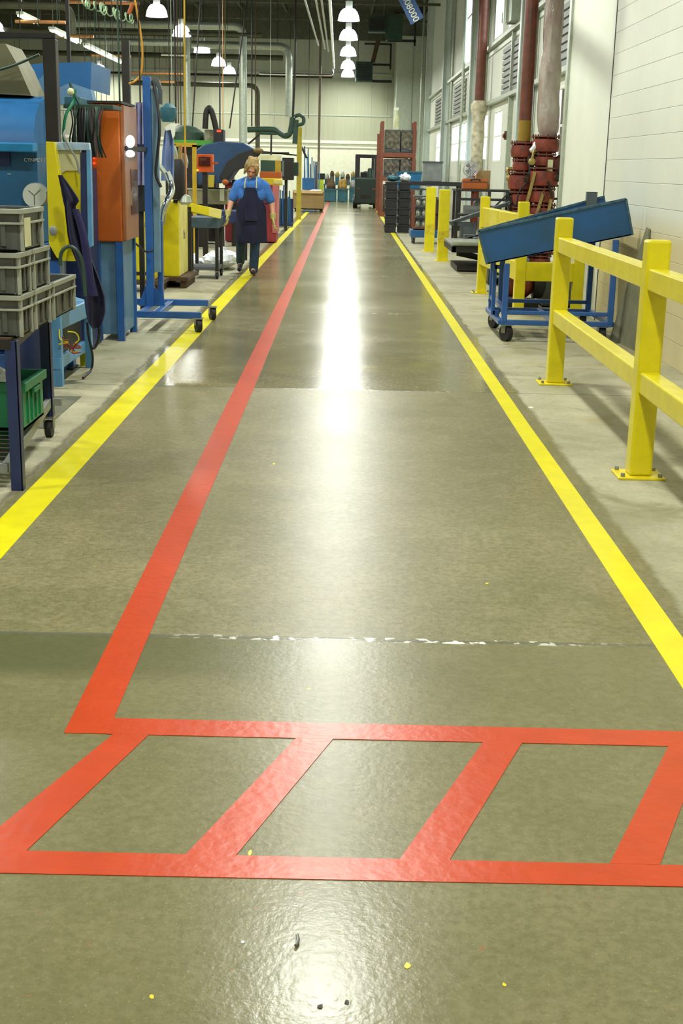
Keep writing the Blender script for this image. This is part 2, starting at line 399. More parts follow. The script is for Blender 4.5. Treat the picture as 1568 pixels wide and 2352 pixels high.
# recessed right wall with windows between the columns
wins = [(20.9, 24.6, 1.62, 2.92), (30.9, 32.5, 1.7, 2.92), (34.0, 36.4, 1.75, 2.95), (38.8, 41.3, 1.75, 2.95), (42.6, 45.4, 1.75, 2.95), (49.6, 53.2, 1.75, 2.95), (60.0, 62.8, 1.6, 3.0)]
upper = [(28.0, 30.6, 4.6, 7.4), (31.6, 33.4, 4.6, 7.4), (39.6, 41.4, 4.6, 7.4), (47.8, 49.6, 4.6, 7.4)]
def wall_holes(y0, y1, z0, z1, holes):
    """wall slab cut into pieces around its openings"""
    ys = sorted({y0, y1, *[h[0] for h in holes], *[h[1] for h in holes]}); m = MB()
    for a, b_ in zip(ys, ys[1:]):
        hs = sorted([(h[2], h[3]) for h in holes if h[0] <= a+1e-6 and h[1] >= b_-1e-6]); z = z0
        for h0, h1 in hs:
            m.box(XR, XR+.08, a, b_, z, h0); z = h1
        m.box(XR, XR+.08, a, b_, z, z1)
    return m
struct('wall_right', wall_holes(16.1, YE+.2, 0, ZC, wins+upper), wall_m)
k = 0
for y0, y1, z0, z1 in wins+upper:
    k += 1
    m = MB(); t = .05
    m.box(XR-.005, XR+.05, y0, y0+t, z0, z1); m.box(XR-.005, XR+.05, y1-t, y1, z0, z1)
    m.box(XR-.005, XR+.05, y0+t, y1-t, z0, z0+t); m.box(XR-.005, XR+.05, y0+t, y1-t, z1-t, z1)
    n = 2 if z0 < 4 else 4
    for i in range(1, n): m.box(XR+.02, XR+.04, y0+(y1-y0)*i/n-.02, y0+(y1-y0)*i/n+.02, z0+t, z1-t)
    m.box(XR+.02, XR+.04, y0+t, y1-t, (z0+z1)/2-.02, (z0+z1)/2+.02)
    fr = struct('window_%d' % k, m, white_p)
    MB().box(XR+.027, XR+.033, y0+t, y1-t, z0+t, z1-t).build('pane', glass, fr, world=True)
# wall columns, girts and sills of the recessed bay
for n_, y in enumerate((26.3, 36.8, 47.2, 57.6)):
    m = MB(); m.box(XR-.28, XR, y-.02, y+.0, 0, ZC); m.box(XR-.28, XR-.26, y-.12, y+.1, 0, ZC); m.box(XR-.02, XR, y-.12, y+.1, 0, ZC)
    m.box(XR-.28, XR, y+.08, y+.1, 0, ZC)
    struct('trim_%d' % (3+n_), m, colm)
ya, yb = 16.2, 63.8
struct('trim_7', MB().box(XR-.14, XR, ya, yb, 3.08, 3.16), galv)
struct('trim_8', MB().box(XR-.14, XR, ya, yb, 4.42, 4.5).box(XR-.03, XR, ya, yb, 4.3, 4.45), galv)
m = MB()
for y in (18.6, 27.6, 29.0, 37.6, 46.4, 48.6, 58.8): m.box(XR-.1, XR, y, y+.1, 0, ZC)
struct('trim_9', m, galv)
# strip of louvre panel between the two girts
m = MB()
for y0, y1 in ((20.8, 23.4), (28.2, 31.0), (40.6, 44.8), (50.5, 54.0)):
    for i in range(8): m.box(XR-.05, XR-.0, y0, y1, 3.2+i*.13, 3.29+i*.13)
struct('trim_10', m, greym)
# end wall
struct('wall_end', MB().box(XW, XR, YE, YE+.2, 2.7, ZC), endw)
struct('wall_end', MB().box(XW, XR, YE-.06, YE+.2, 0, 2.7), endlow)
struct('trim_11', MB().box(XW, 2.1, YE-.16, YE-.05, 2.62, 2.76).box(XW, 2.1, YE-.12, YE-.05, 2.42, 2.46), white_p)
struct('trim_12', MB().box(XW, 2.1, YE-.04, YE, 3.9, 3.96).box(XW, 2.1, YE-.04, YE, 5.78, 5.86), wallg)
m = MB()
for i in range(26): m.box(XW+.4+i*.78, XW+.42+i*.78, YE-.02, YE, 2.76, 7.3)
struct('trim_13', m, wallg)
struct('wall_end', MB().box(2.2, 3.62, 60.2, YE-.1, 0, 7.25), wallg)
struct('trim_14', MB().box(2.84, 2.9, 60.15, 60.22, 0, 7.25).box(3.4, 3.46, 60.15, 60.22, 0, 7.25), galv)
struct('wall_left', MB().box(XW-.2, XW, YB, YE, 0, ZC), wall_m)
struct('wall_back', MB().box(XW, 2.66, YB-.2, YB, 0, ZC), wall_m)
struct('ceiling', MB().box(XW-.2, XR+.3, YB-.2, YE+.2, ZC, ZC+.2), ceilm)
m = MB()
for y in range(-6, 64, 6):
    m.box(XW, XR, y-.06, y+.06, ZC-.14, ZC); m.box(XW, XR, y-.05, y+.05, ZC-.8, ZC-.7)
    for i in range(22): m.bar((XW+i, y, ZC-.75), (XW+i+.5, y, ZC-.1), .04, .04); m.bar((XW+i+.5, y, ZC-.1), (XW+i+1, y, ZC-.75), .04, .04)
struct('trim_15', m, beamm)
m = MB().box(XW, 2.1, 63.2, 63.5, 7.3, ZC); struct('trim_16', m, beamm)
m = MB()
for x in range(-17, 3, 2): m.box(x, x+.08, YB, YE, ZC-.16, ZC-.02)
struct('trim_17', m, beamm)
# ---------------------------------------------------------------- floor markings
def quad(m, pts, z0=.0002, z1=.0018): return m.hexa([(x, y, z0) for x, y in pts]+[(x, y, z1) for x, y in pts])
m = MB(); quad(m, [(-1.475, -2), (-1.325, -2), (-1.30, 14.2), (-1.46, 14.0)]); quad(m, [(-1.46, 14.0), (-1.30, 14.2), (-1.245, 44.5), (-1.36, 44.5)])
o = m.build('floor_line', yel_line); tag(o, 'wide yellow line along the left edge of the aisle', 'floor marking')
m = MB(); quad(m, [(1.045, -2), (1.175, -2), (1.155, 7.6), (1.055, 7.6)]); quad(m, [(1.055, 7.6), (1.155, 7.6), (1.2, 30.2), (1.1, 30.2)]); quad(m, [(1.1, 30.2), (1.2, 30.2), (1.26, 62), (1.14, 62)])
o = m.build('floor_line', yel_line); tag(o, 'wide yellow line along the right edge of the aisle', 'floor marking')
m = MB(); quad(m, [(-.735, 3.152), (-.617, 3.152), (-.612, 9.5), (-.745, 9.0)]); quad(m, [(-.745, 9.0), (-.612, 9.5), (-.70, 60), (-.82, 60)])
o = m.build('floor_line', red_line); tag(o, 'long red line running down the aisle left of the centre', 'floor marking')
m = MB(); quad(m, [(-.617, 3.15), (1.045, 3.147), (1.04, 3.243), (-.617, 3.253)], .0004, .002)
quad(m, [(-.93, 2.445), (1.045, 2.447), (1.045, 2.534), (-.93, 2.54)], .0004, .002)
for a, b_, c_, d_ in ((-.812, -.688, -.504, -.6), (-.329, -.216, -.002, -.103), (.153, .265, .512, .406), (.626, .739, 1.005, .911)):
    quad(m, [(a, 2.536), (b_, 2.536), (c_, 3.152), (d_, 3.152)], .0003, .0019)
o = m.build('crossing_marking', red_line); tag(o, 'red ladder marking with slanted rungs lying across the foreground floor', 'floor marking')
def fleck(px, py, s, mat_, label, name='paint_fleck', cat='paint fleck', n=7, gy=1.4):
    c = fl(px, py); m = MB(); pts = []
    for i in range(n):
        t = 2*PI*i/n; r = s*random.uniform(.5, 1); pts.append((c.x+r*math.cos(t), c.y+gy*r*math.sin(t), .0002))
    m.prism(pts, (0, 0, .0012)); o = m.build(name, mat_); tag(o, label, cat)
fleck(936, 2219, .0105, yellow, 'largest yellow paint fleck on the concrete right of the bottom glare')
fleck(1157, 2262, .006, yellow, 'small yellow paint fleck in the bottom right foreground')
fleck(349, 2290, .006, yellow, 'small yellow paint fleck in the bottom left foreground')
fleck(628, 1066, .011, yellow, 'yellow paint fleck on the floor between the red line and the glare', gy=3)
fleck(1118, 1341, .01, yellow, 'pale yellow paint fleck on the floor near the right yellow line')
fleck(574, 1960, .006, yellow, 'yellow scratch of paint beside the second red rung', gy=3)
c = fl(684, 2166); m = MB(); m.tube([(c.x-.004, c.y-.016, .005), (c.x, c.y, .006), (c.x-.002, c.y+.02, .005)], .0035, 8)
o = m.build('debris_strip', steel, smooth=True); tag(o, 'thin pale sliver of debris lying beside the bottom glare', 'debris')
fleck(557, 2164, .0045, white_p, 'tiny white crumb left of the pale sliver', 'debris_crumb', 'debris')
fleck(735, 2313, .007, ink, 'dark scuffed chip inside the bottom glare', 'debris_chip', 'debris')
fleck(797, 2303, .006, ink, 'dark chip just right of the bottom glare', 'debris_chip', 'debris')
fleck(1219, 936, .02, white_p, 'small white scrap on the floor beside the right yellow line', 'paper_scrap', 'debris', gy=2)
# ---------------------------------------------------------------- high bay lamps
def high_bay():
    t = thing('high_bay_lamp', 'lamp', 'lamp', (0, 0, 0))
    m = MB(); m.lathe([(.31, 0), (.3, .05), (.28, .14), (.235, .24), (.17, .31), (.09, .335)], n=28); m.build('reflector_dome', glow, t, smooth=True)
    m = MB(); m.lathe([(.3, -.004), (.3, .0)], n=28); m.build('lens', glow, t)
    m = MB(); m.lathe([(.06, .33), (.1, .35), (.1, .52), (.06, .55)], n=16); m.build('ballast_housing', white_p, t, smooth=True)
    m = MB(); m.cyl((0, 0, .54), (0, 0, ZC-5.55), .008, 6); m.build('hanging_rod', steel, t)
    ld = bpy.data.lights.new('bulb', 'AREA'); ld.shape = 'DISK'; ld.size = .42; ld.energy = BAY_W; ld.color = LAMP_COL
    lo = bpy.data.objects.new('bulb', ld); col.objects.link(lo); lo.parent = t; lo.location = (0, 0, -.012)
    return t
LZ = 5.55
Ys = [-7.6, -1.8, 3.9, 9.7, 15.3, 20.9, 26.6, 32.4, 38.5, 44.1, 50.2, 56.6, 61.6]
lamp0 = high_bay(); first = True
names = {5: 'nearest and highest in the picture', 6: 'second from the top', 7: 'third from the top', 8: 'fourth from the top', 9: 'fifth and lowest, farthest away'}
for i, y in enumerate(Ys):
    lab = 'round white high bay lamp of the aisle row, ' + names[i-0-(0)] if i in names else None
    vis = {8: 'topmost', 9: 'second from the top', 10: 'third from the top', 11: 'fourth from the top', 12: 'lowest and farthest'}
    lab = 'glowing dome lamp in the row over the aisle, %s' % vis[i] if i in vis else 'high bay lamp over the aisle outside the picture, near the camera'
    g = 'dome lamps over the aisle' if i in vis else 'aisle lamps above the camera'
    if first: lamp0.location = (-.07, y, LZ); lamp0['label'] = lab; lamp0['group'] = g; first = False
    else: dup(lamp0, (-.07+.05*(i > 6), y, LZ), label=lab, group=g)
for i, y in enumerate(Ys):
    if i < 2: continue
    vis = {8: 'topmost', 9: 'second from the top', 10: 'third from the top', 11: 'fourth from the top', 12: 'lowest and farthest'}
    lab = 'glowing dome lamp in the left row over the machines, %s' % vis[i] if i in vis else 'high bay lamp of the left row outside the picture'
    dup(lamp0, (-5.5, y, LZ), label=lab, group='dome lamps over the machines' if i in vis else 'left row lamps above the picture')
dup(lamp0, (-11.6, 62.2, LZ), label='glowing dome lamp low at far left above the blue machine roof', group='far left dome lamps')
for y in (8, 20, 32, 44): dup(lamp0, (-11.6, y, LZ), label='high bay lamp of the far left row outside the picture', group='far left lamps above the picture')
# fluorescent strips on the left
for i, (a, b_) in enumerate(((60, 96), (130, 158), (162, 190), (205, 246), (248, 286))):
    X = -8.0; ya_ = 8*F/((795-a)*.965); yb_ = 8*F/((795-b_)*.965)
    t = thing('strip_light', ['long greenish white strip light left of the dark post', 'strip light just right of the dark post', 'strip light third along the left row', 'strip light fourth along the left row', 'farthest strip light of the left row'][i], 'strip light', (X, ya_, 4.87), 0, 'fluorescent strip lights')
    MB().box(-.09, .09, 0, yb_-ya_, .05, .12).build('housing', white_p, t)
    m = MB(); 
    for s_ in (-.05, .05): m.cyl((s_, .03, .02), (s_, yb_-ya_-.03, .02), .02, 8)
    m.build('tube', tube_g, t)
    m = MB(); m.cyl((0, .2, .12), (0, .2, ZC-4.87), .006, 6); m.build('hanging_rod', steel, t)
# ================================================================ RIGHT SIDE
# near guard rail (posts, rails, plates)
def guard_rail(label, posts, zr, ztop=1.19, pw=.115, ext=None, group=None):
    """posts: floor points in order; zr: [(zbottom, ztop)]; ext: rail end beyond the last post"""
    t = thing('guard_rail', label, 'guard rail', (posts[0][0], posts[0][1], 0), 0, group)
    o = Vector((posts[0][0], posts[0][1], 0))
    for p in posts:
        m = MB().box(p[0]-pw/2, p[0]+pw/2, p[1]-pw/2, p[1]+pw/2, .012, ztop); q = m.build('post', yellow, t, world=True, bevel=.012)
        m = MB().box(p[0]-.12, p[0]+.12, p[1]-.1, p[1]+.1, 0, .012)
        bp = m.build('base_plate', yellow_b, t, world=True, bevel=.003)
        m = MB()
        for sx in (-1, 1):
            for sy in (-1, 1): m.cyl((p[0]+sx*.095, p[1]+sy*.075, .012), (p[0]+sx*.095, p[1]+sy*.075, .03), .011, 6)
        m.build('anchor_bolt', steel, bp, world=True)
    pts = list(posts)+([ext] if ext else [])
    for a, b_ in zip(pts, pts[1:]):
        A, B = Vector((a[0], a[1], 0)), Vector((b_[0], b_[1], 0)); d = (B-A).normalized(); n = Vector((d.y, -d.x, 0))
        for z0, z1 in zr:
            e = 0 if (ext and b_ == ext) else pw/2
            m = MB().bar(A+d*(pw/2-.002)+Vector((0, 0, (z0+z1)/2)), B-d*(e-.002)+Vector((0, 0, (z0+z1)/2)), .095, z1-z0)
            m.build('rail', yellow, t, world=True, bevel=.008)
    return t
guard_rail('near yellow two-rail guard rail beside the aisle at the right edge', [(1.56, 9.22), (1.535, 6.33)], [(.95, 1.055), (.44, .545)], ext=(1.52, 3.6))
guard_rail('far yellow guard rail standing behind the blue hopper cart', [(1.74, 16.2), (1.9, 13.85), (2.53, 13.85)], [(.82, 1.06), (.36, .56)])
# bollards
for (x, y, lab) in ((1.60, 24.45, 'left yellow bollard of the pair, farther from the camera'), (1.665, 21.9, 'right yellow bollard of the pair, nearer to the camera')):
    t = thing('bollard', lab, 'bollard', (x, y, 0), 0, 'pair of yellow bollards')
    MB().box(-.09, .09, -.09, .09, .0, 1.18).build('post', yellow, t, bevel=.015)
    MB().box(-.13, .13, -.13, .13, 0, .012).build('base_plate', yellow_b, t)
    MB().box(-.092, .092, -.0925, -.088, .32, .5).build('scuff_patch', MATS.get('scuffed_yellow') or pm('scuffed_yellow', (205, 186, 8), .6, var=.2, scale=18), t)
# blue hopper cart
t = thing('hopper_cart', 'blue steel chute hopper on a wheeled tube cart, right of the aisle', 'hopper cart', (2.0, 11.9, 0))
# chute: two side plates, floor plate
def plate(name, Y, dx=0, tt=.012):
    a, b_, c_, d_ = at(1098, 530, Y), at(1437, 457, Y), at(1452, 540, Y), at(1118, 607, Y)
    return a, b_, c_, d_
YA, YBk = 11.55, 12.65
a, b_, c_, d_ = plate('f', YA)
a2, b2 = at(1108, 527, YBk), at(1388, 451, YBk); c2 = b2+(c_-b_); d2 = a2+(d_-a); c2.y = d2.y = YBk
m = MB(); m.prism([a, b_, c_, d_], (0, .014, 0)); m.build('side_plate', hopper_b, t, world=True, bevel=.002)
m = MB(); m.prism([Vector((p.x, YBk, p.z)) for p in (a2, b2, c2, d2)], (0, .014, 0)); m.build('side_plate', hopper_b, t, world=True)
m = MB(); m.hexa([d_, c_, c2, d2, d_+Vector((0, 0, .012)), c_+Vector((0, 0, .012)), c2+Vector((0, 0, .012)), d2+Vector((0, 0, .012))]); m.build('chute_floor', hopper_b, t, world=True)
we = pm('worn_blue_edge', (54, 92, 110), .5, var=.3, scale=20)
for p_, q_ in ((a, b_), (a2, b2), (b_, c_), (a, d_)): MB().bar(p_, q_, .02, .02).build('lip', we, t, world=True)
m = MB(); pb = b2-Vector((.12, 0, -.01)); m.box(pb.x-.06, pb.x+.04, YBk-.05, YBk+.02, pb.z-.12, pb.z+.03); m.build('hinge_bracket', grey_d, t, world=True)
# tube frame
m = MB(); x0, x1, y0, y1, zb, zt = 1.43, 2.44, 11.52, 12.6, .175, .74
def tb(p, q, s=.045): m.bar(p, q, s, s)
for y in (y0, y1):
    tb((x0, y, zb), (x1, y, zb)); tb((x0, y, zb+.09), (x1, y, zb+.09), .035)
for x in (x0, x1, (x0+x1)/2): tb((x, y0, zb), (x, y1, zb))
m.build('base_frame', blue, t, world=True, bevel=.005)
for x, y, z in ((x0+.03, y0, .70), (x0+.03, y1, .73), (x1-.02, y0, .93), (x1-.02, y1, .93), (1.28+.0, y1, .7)):
    if x < 1.3: x = x0+.12
    m = MB(); m.bar((x, y, zb), (x, y, z), .05, .05); m.build('leg', blue, t, world=True, bevel=.006)
m = MB(); m.bar((x0+.03, y0, .3), (x0+.03, y1, .3), .04, .04); m.bar((x0-.03, y0+.4, .2), (x0-.03, y0+.4, .66), .035, .035); m.bar((x0-.03, y0+.4, .64), (x0+.03, y0+.4, .64), .035, .035); m.bar((x0-.03, y0+.4, .22), (x0+.03, y0+.4, .22), .035, .035)
m.build('push_handle', blue, t, world=True)
for x, y, an in ((x0+.06, y0+.04, .5), (x0+.06, y1-.05, .4), (x1-.08, y0+.05, .1), (x1-.08, y1-.05, .1)): caster(t, x-2.0, y-11.9, .075, ang=an, w_=.05, top=.152)
# dark pump and crate on the floor behind the cart
t = thing('pump', 'dark red pump with a white label on the floor behind the blue hopper cart', 'pump', (2.0, 14.7, 0))
MB().box(-.22, .22, -.2, .2, 0, .08).build('base', dark, t, bevel=.005)
MB().lathe([(.1, -.2), (.15, -.17), (.15, .1), (.1, .16)], (0, 0, .25), 16, ax='x').build('motor', redv, t, smooth=True)
MB().lathe([(.16, .0), (.16, .1), (.08, .14)], (.17, 0, .25), 14, ax='x').build('pump_head', black, t, smooth=True)
MB().box(-.06, .0, -.16, -.15, .2, .32).build('label_plate', white_p, t)
t = thing('crate', 'dark grey crate on the floor behind the right legs of the blue hopper cart', 'crate', (2.47, 14.9, 0)); MB().tray(-.18, .18, -.25, .25, 0, .4, .015).build('body', grey_d, t); MB().box(-.2, .2, -.27, -.25, .35, .4).build('rim', greym, t)
# leaning board
m = MB(); p = [Vector((2.52, 11.95, 0)), Vector((2.57, 11.0, 0)), Vector((2.640, 11.25, 1.04)), Vector((2.638, 11.34, 1.05))]
m.prism(p, (.016, .004, 0)); o = m.build('leaning_board', plywood); tag(o, 'grey green board leaning against the block wall behind the yellow rail', 'board')
# notice on the wall
t = thing('wall_notice', 'small grey notice on the block wall at the right edge', 'notice', (2.655, 10.15, 1.12))
MB().box(-.008, .004, -.75, 0, 0, .32).build('backing', greym, t); MB().box(-.011, -.007, -.72, -.05, .14, .2).build('paper', white_p, t); MB().box(-.013, -.010, -.09, -.05, .15, .19).build('violet_mark', lilac, t)
# ---------------------------------------------------------------- fire sprinkler risers
t = thing('duct', 'unseen bent duct added overhead to cast a shadow on the right wall', 'duct', (1.6, 14.1, 3.6))  # out of view; placed and bent to cast the shadow on the wall
MB().bend([(0, 1.75, .44), (0, 0, .05), (0, -.05, ZC-3.63)], .075, .12, 12).build('run', galv, t, smooth=True); MB().lathe([(.09, .3), (.14, .45), (.14, ZC-3.63)], (0, -.05, 0), 14).build('sleeve', galv, t, smooth=True)
def riser_valves(t, cx, cy, z0, z1, s=1.0, seed=1):
    """stack of red grooved valve bodies, flanges and handwheels around a riser"""
    rnd = random.Random(seed); z = z0
    m = MB(); m.cyl((cx, cy, z0), (cx, cy, z1), .1*s, 18); m.build('riser_pipe', redp, t, smooth=True)
    k = 0
    while z < z1-.1:
        r = (.18, .22, .16, .2)[k % 4]*s; h = (.2, .26, .16, .22)[k % 4]*s
        m = MB(); m.lathe([(r*.62, 0), (r*.95, h*.12), (r, h*.5), (r*.95, h*.88), (r*.62, h)], (cx, cy, z), 18)
        m.build('valve_body', redv, t, smooth=True)
        m = MB(); m.lathe([(r*1.05, 0), (r*1.05, .022*s)], (cx, cy, z+h), 18)
        for i in range(8): m.cyl((cx+r*.92*math.cos(i*PI/4), cy+r*.92*math.sin(i*PI/4), z+h-.02), (cx+r*.92*math.cos(i*PI/4), cy+r*.92*math.sin(i*PI/4), z+h+.045), .011, 6)
        m.build('flange', redp, t, smooth=True)
        z += h+.03*s; k += 1
    for i in range(9):
        a = rnd.uniform(PI*.95, 2*PI); zz = rnd.uniform(z0+.1, z1-.1); d = Vector((math.cos(a), math.sin(a), 0)); c = Vector((cx, cy, zz))+d*.19*s; e = c+Vector((rnd.uniform(-.1, .1), -.03, rnd.uniform(-.28, -.08)))
        MB().tube([c-d*.06, c+d*.04, (c+d*.05).lerp(e, .5), e], rnd.uniform(.012, .03), 8).build('trim_pipe', (dark, brass, redp, black)[i % 4], t, smooth=True)
        if i % 2: MB().lathe([(.03, -.03), (.055, -.02), (.055, .03), (.03, .04)], tuple(e), 10, ax='y').build('gauge', (dark, brass)[i % 4 == 1], t, smooth=True)
    for i in range(3):
        a = rnd.uniform(PI, 2*PI); zz = z0+(z1-z0)*(.15+.3*i)
        d = Vector((math.cos(a), math.sin(a), 0)); c = Vector((cx, cy, zz))
        m = MB(); m.cyl(c+d*.1*s, c+d*.24*s, .035*s, 10); q = m.build('trim_pipe', brass, t, smooth=True)
        m = MB(); 
        u = Vector((0, 0, 1)); v = d.cross(u); n = 16; R = .06*s
        m.tube([c+d*.25*s+u*R*math.cos(2*PI*j/n)+v*R*math.sin(2*PI*j/n) for j in range(n+1)], .009*s, 6, sm=False)
        m.bar(c+d*.25*s-u*R, c+d*.25*s+u*R, .01, .01); m.bar(c+d*.25*s-v*R, c+d*.25*s+v*R, .01, .01)
        m.build('handwheel', black, q, smooth=True)
RX, RY = 2.80, 20.2
t = thing('sprinkler_riser', 'thick bare red riser pipe with stacked red valves, left of the wrapped pipe', 'sprinkler riser', (RX, RY, 0))
m = MB(); m.cyl((-.08, 0, 1.2), (-.08, 0, ZC), .1, 20); m.build('upper_pipe', redp, t, smooth=True)
m = MB(); m.lathe([(.103, 0), (.103, .3)], (-.08, 0, 1.95), 20, caps=False); m.build('pipe_band', pm('olive_band', (150, 120, 20), .5), t, smooth=True)
riser_valves(t, -.08, 0, .02, 1.85, 1.0, 3)
t2 = thing('sprinkler_riser', 'riser wrapped in clear crumpled plastic with red valves below', 'sprinkler riser', (RX+.22, RY-.15, 0))
def wrapf(u, v):
    z = 1.95+(ZC-1.95-.1)*v; a = 2*PI*u; r = .15+.01*math.sin(3*a+z*2)+.008*math.sin(7*a-z*5)+.016*math.sin(z*3.1)+.008*math.sin(z*9)
    if z < 2.1: r *= .6+.4*(z-1.95)/.15
    return (.03+.02*math.sin(z*1.3)+r*math.cos(a), r*math.sin(a), z)
m = MB(); m.sheet(wrapf, 28, 90, (0, 0, .0)); m.build('plastic_wrap', plastic_w, t2, smooth=True)
m = MB(); m.cyl((0.03, 0, 1.6), (0.03, 0, ZC), .09, 16); m.build('upper_pipe', redp, t2, smooth=True)
m = MB(); m.tube([(-.13, -.1, 1.95), (-.17, -.13, 1.86), (-.24, -.15, 1.8)], lambda s_: .06*(1-.5*s_), 10); m.build('loose_wrap_end', plastic_c, t2, smooth=True)
riser_valves(t2, .0, -.05, .02, 1.9, 1.05, 8)
m = MB(); m.lathe([(.17, -.08), (.2, 0), (.17, .08)], (.27, -.05, 1.56), 20, ax='y'); m.build('alarm_gong', pm('dark_red', (92, 40, 28), .4), t2, smooth=True)
m = MB()
for a, b_ in (((.14, 0, 1.3), (.38, 0, 1.3)), ((.36, 0, 1.3), (.36, 0, .7)), ((.25, 0, 1.3), (.25, 0, .9)), ((.14, 0, 1.1), (.45, -.05, 1.12)), ((.3, 0, 1.3), (.42, -.05, 1.42)), ((.36, 0, .75), (.1, -.05, .7))): m.cyl(a, b_, .016, 8)
m.build('drain_trim', dark, t2, smooth=True)
m = MB(); m.tube([(-.28, -.1, .95), (-.4, -.15, .85), (-.48, -.2, .55), (-.4, -.2, .3)], .02, 8); m.tube([(-.25, -.1, 1.35), (-.37, -.12, 1.2), (-.4, -.12, 1.0)], .012, 8); m.build('hose', black, t2, smooth=True)
m = MB(); 
for a, b_ in (((-.16, -.22, 1.5), (-.3, -.24, .85)), ((-.02, -.24, 1.2), (-.12, -.25, .8)), ((.1, -.25, 1.1), (.05, -.26, .75))): m.bar(a, b_, .045, .03)
m.build('tag_strip', brass, t2)
MB().box(.02, .1, -.245, -.235, 1.5, 1.68).build('paper_tag', cream, t2)
# farther red pipe
p = at(1107, 100, 33.5)
t = thing('red_pipe', 'thinner dark red vertical pipe ending in pale insulation, farther up the wall', 'pipe', (p.x, 33.5, 0))
m = MB(); m.cyl((0, 0, 3.05), (0, 0, ZC), .125, 18); m.build('upper_pipe', redp, t, smooth=True)
m = MB(); m.lathe([(.1, 1.45), (.16, 1.6), (.15, 2.0), (.17, 2.3), (.15, 2.7), (.2, 2.95), (.22, 3.1), (.14, 3.2)], (0, 0, 0), 18); m.build('insulation', insul, t, smooth=True)
m = MB(); m.cyl((0, 0, .02), (0, 0, 1.5), .1, 14); m.lathe([(.2, 1.0), (.22, 1.1), (.2, 1.3)], (0, 0, 0), 14); m.build('lower_pipe', redv, t, smooth=True)
# grey galvanised ducts and conduits on the right wall
for i, (px, Y, r, lab) in enumerate(((1221, 25.6, .06, 'silver conduit beside the white column behind the red riser'), (1126, 34.5, .07, 'pale grey conduit just right of the farther red pipe'), (1058, 40.2, .05, 'silver conduit catching light near the middle window'), (1034, 45.6, .05, 'silver conduit on the wall before the fourth column'), (964, 58, .05, 'farthest silver conduit at the end of the right wall'))):
    p = at(px, 300, Y); m = MB(); m.cyl((min(p.x, XR-r-.02), Y, 0.01), (min(p.x, XR-r-.02), Y, ZC-.01), r, 12)
    o = m.build('conduit', galv, smooth=True); tag(o, lab, 'conduit')
# wall box
p = at(1155, 312, 29.2)
t = thing('wall_box', 'small brown alarm box on the pale right wall', 'wall box', (XR-.07, 29.2, p.z)); MB().box(-.06, .07, -.1, .1, -.08, .1).build('body', wood, t); MB().ell((-.08, 0, 0), (.03, .05, .05)).build('button', redv, t)
# HVAC frame high at top right behind riser
p = at(1160, 60, 29); t = thing('duct', 'grey rectangular duct run high on the right wall beside the red pipe', 'duct', (XR-.3, 28.8, 4.5))
m = MB(); m.box(-.0, .28, -1.1, -.2, .0, .55); m.bar((.14, -1.0, .5), (.14, 1.4, 1.3), .25, .16); m.bar((.1, -.5, 1.6), (.1, -.5, 0), .3, .12); m.build('casing', galv, t)
# ---------------------------------------------------------------- roller conveyor end + frame at the right of the aisle
t = thing('lift_table', 'low grey steel lift table with a tilted arm beside the aisle', 'lift table', (2.2, 20.0, 0))
X0, X1 = -.58, .46
m = MB(); m.box(X0, X1, -.6, -.5, .30, .39); m.box(X0, X1, .9, 1.0, .30, .39); m.box(X0, X0+.06, -.6, 1.0, .3, .39); m.box(X1-.06, X1, -.6, 1.0, .3, .39); m.build('frame', dark, t, bevel=.004)
m = MB(); m.box(X0, X1, -.58, .98, .39, .43); m.build('deck', greym, t, bevel=.004)
m = MB(); m.cyl((X0, -.62, .455), (X1, -.62, .455), .055, 14); m.build('roller', galv, t, smooth=True)
m = MB(); m.bar((X0+.1, -.5, .28), (X1-.1, .8, .06), .05, .07); m.bar((X0+.1, .8, .28), (X1-.1, -.5, .06), .05, .07); m.build('scissor_arm', dark, t)
m = MB(); m.box(X0+.1, X1-.1, -.4, .8, .02, .09); m.build('base', dark, t)
m = MB(); m.bar((X0-.02, -.3, .72), (X1+.05, .2, 1.08), .07, .05); m.bar((X0, -.3, .7), (X0+.3, -.2, .7), .05, .04); m.build('tilted_arm', grey_d, t)
for p_, q_, n_ in (((X0+.06, -.3, .43), (X0+.06, -.3, .74), 'upright'), ((X1-.02, .2, .43), (X1-.02, .2, 1.1), 'upright'), ((X0+.1, -.1, .44), (X1-.1, .4, .62), 'brace'), ((X0+.2, .3, .44), (X1-.1, -.1, .66), 'brace')): MB().bar(p_, q_, .045, .045).build(n_, dark, t)
m = MB()
for i in range(7): m.cb((random.uniform(-.25, .4), random.uniform(-.3, .7), .47+random.uniform(0, .02)), (random.uniform(.08, .22), random.uniform(.08, .2), .07))
m.build('mechanism', grey_d, t, bevel=.005)
t = thing('roller_skid', 'dark low wheeled skid lying behind the far yellow rail', 'skid', (2.3, 18.0, 0))
m = MB(); m.box(-.35, .35, -.7, .7, .14, .22); m.box(-.35, -.28, -.7, .7, .05, .14); m.box(.28, .35, -.7, .7, .05, .14); m.build('deck', dark, t, bevel=.004)
for x, y in ((-.3, -.55), (.3, -.55), (-.3, .55), (.3, .55)): MB().cyl((x-.03, y, .05), (x+.03, y, .05), .05, 14).build('wheel', black, t, smooth=True)
m = MB(); m.box(-.25, .2, -.5, .5, .22, .38); m.cyl((-.2, -.6, .3), (.2, -.6, .3), .07, 12); m.build('motor', grey_d, t, smooth=True)
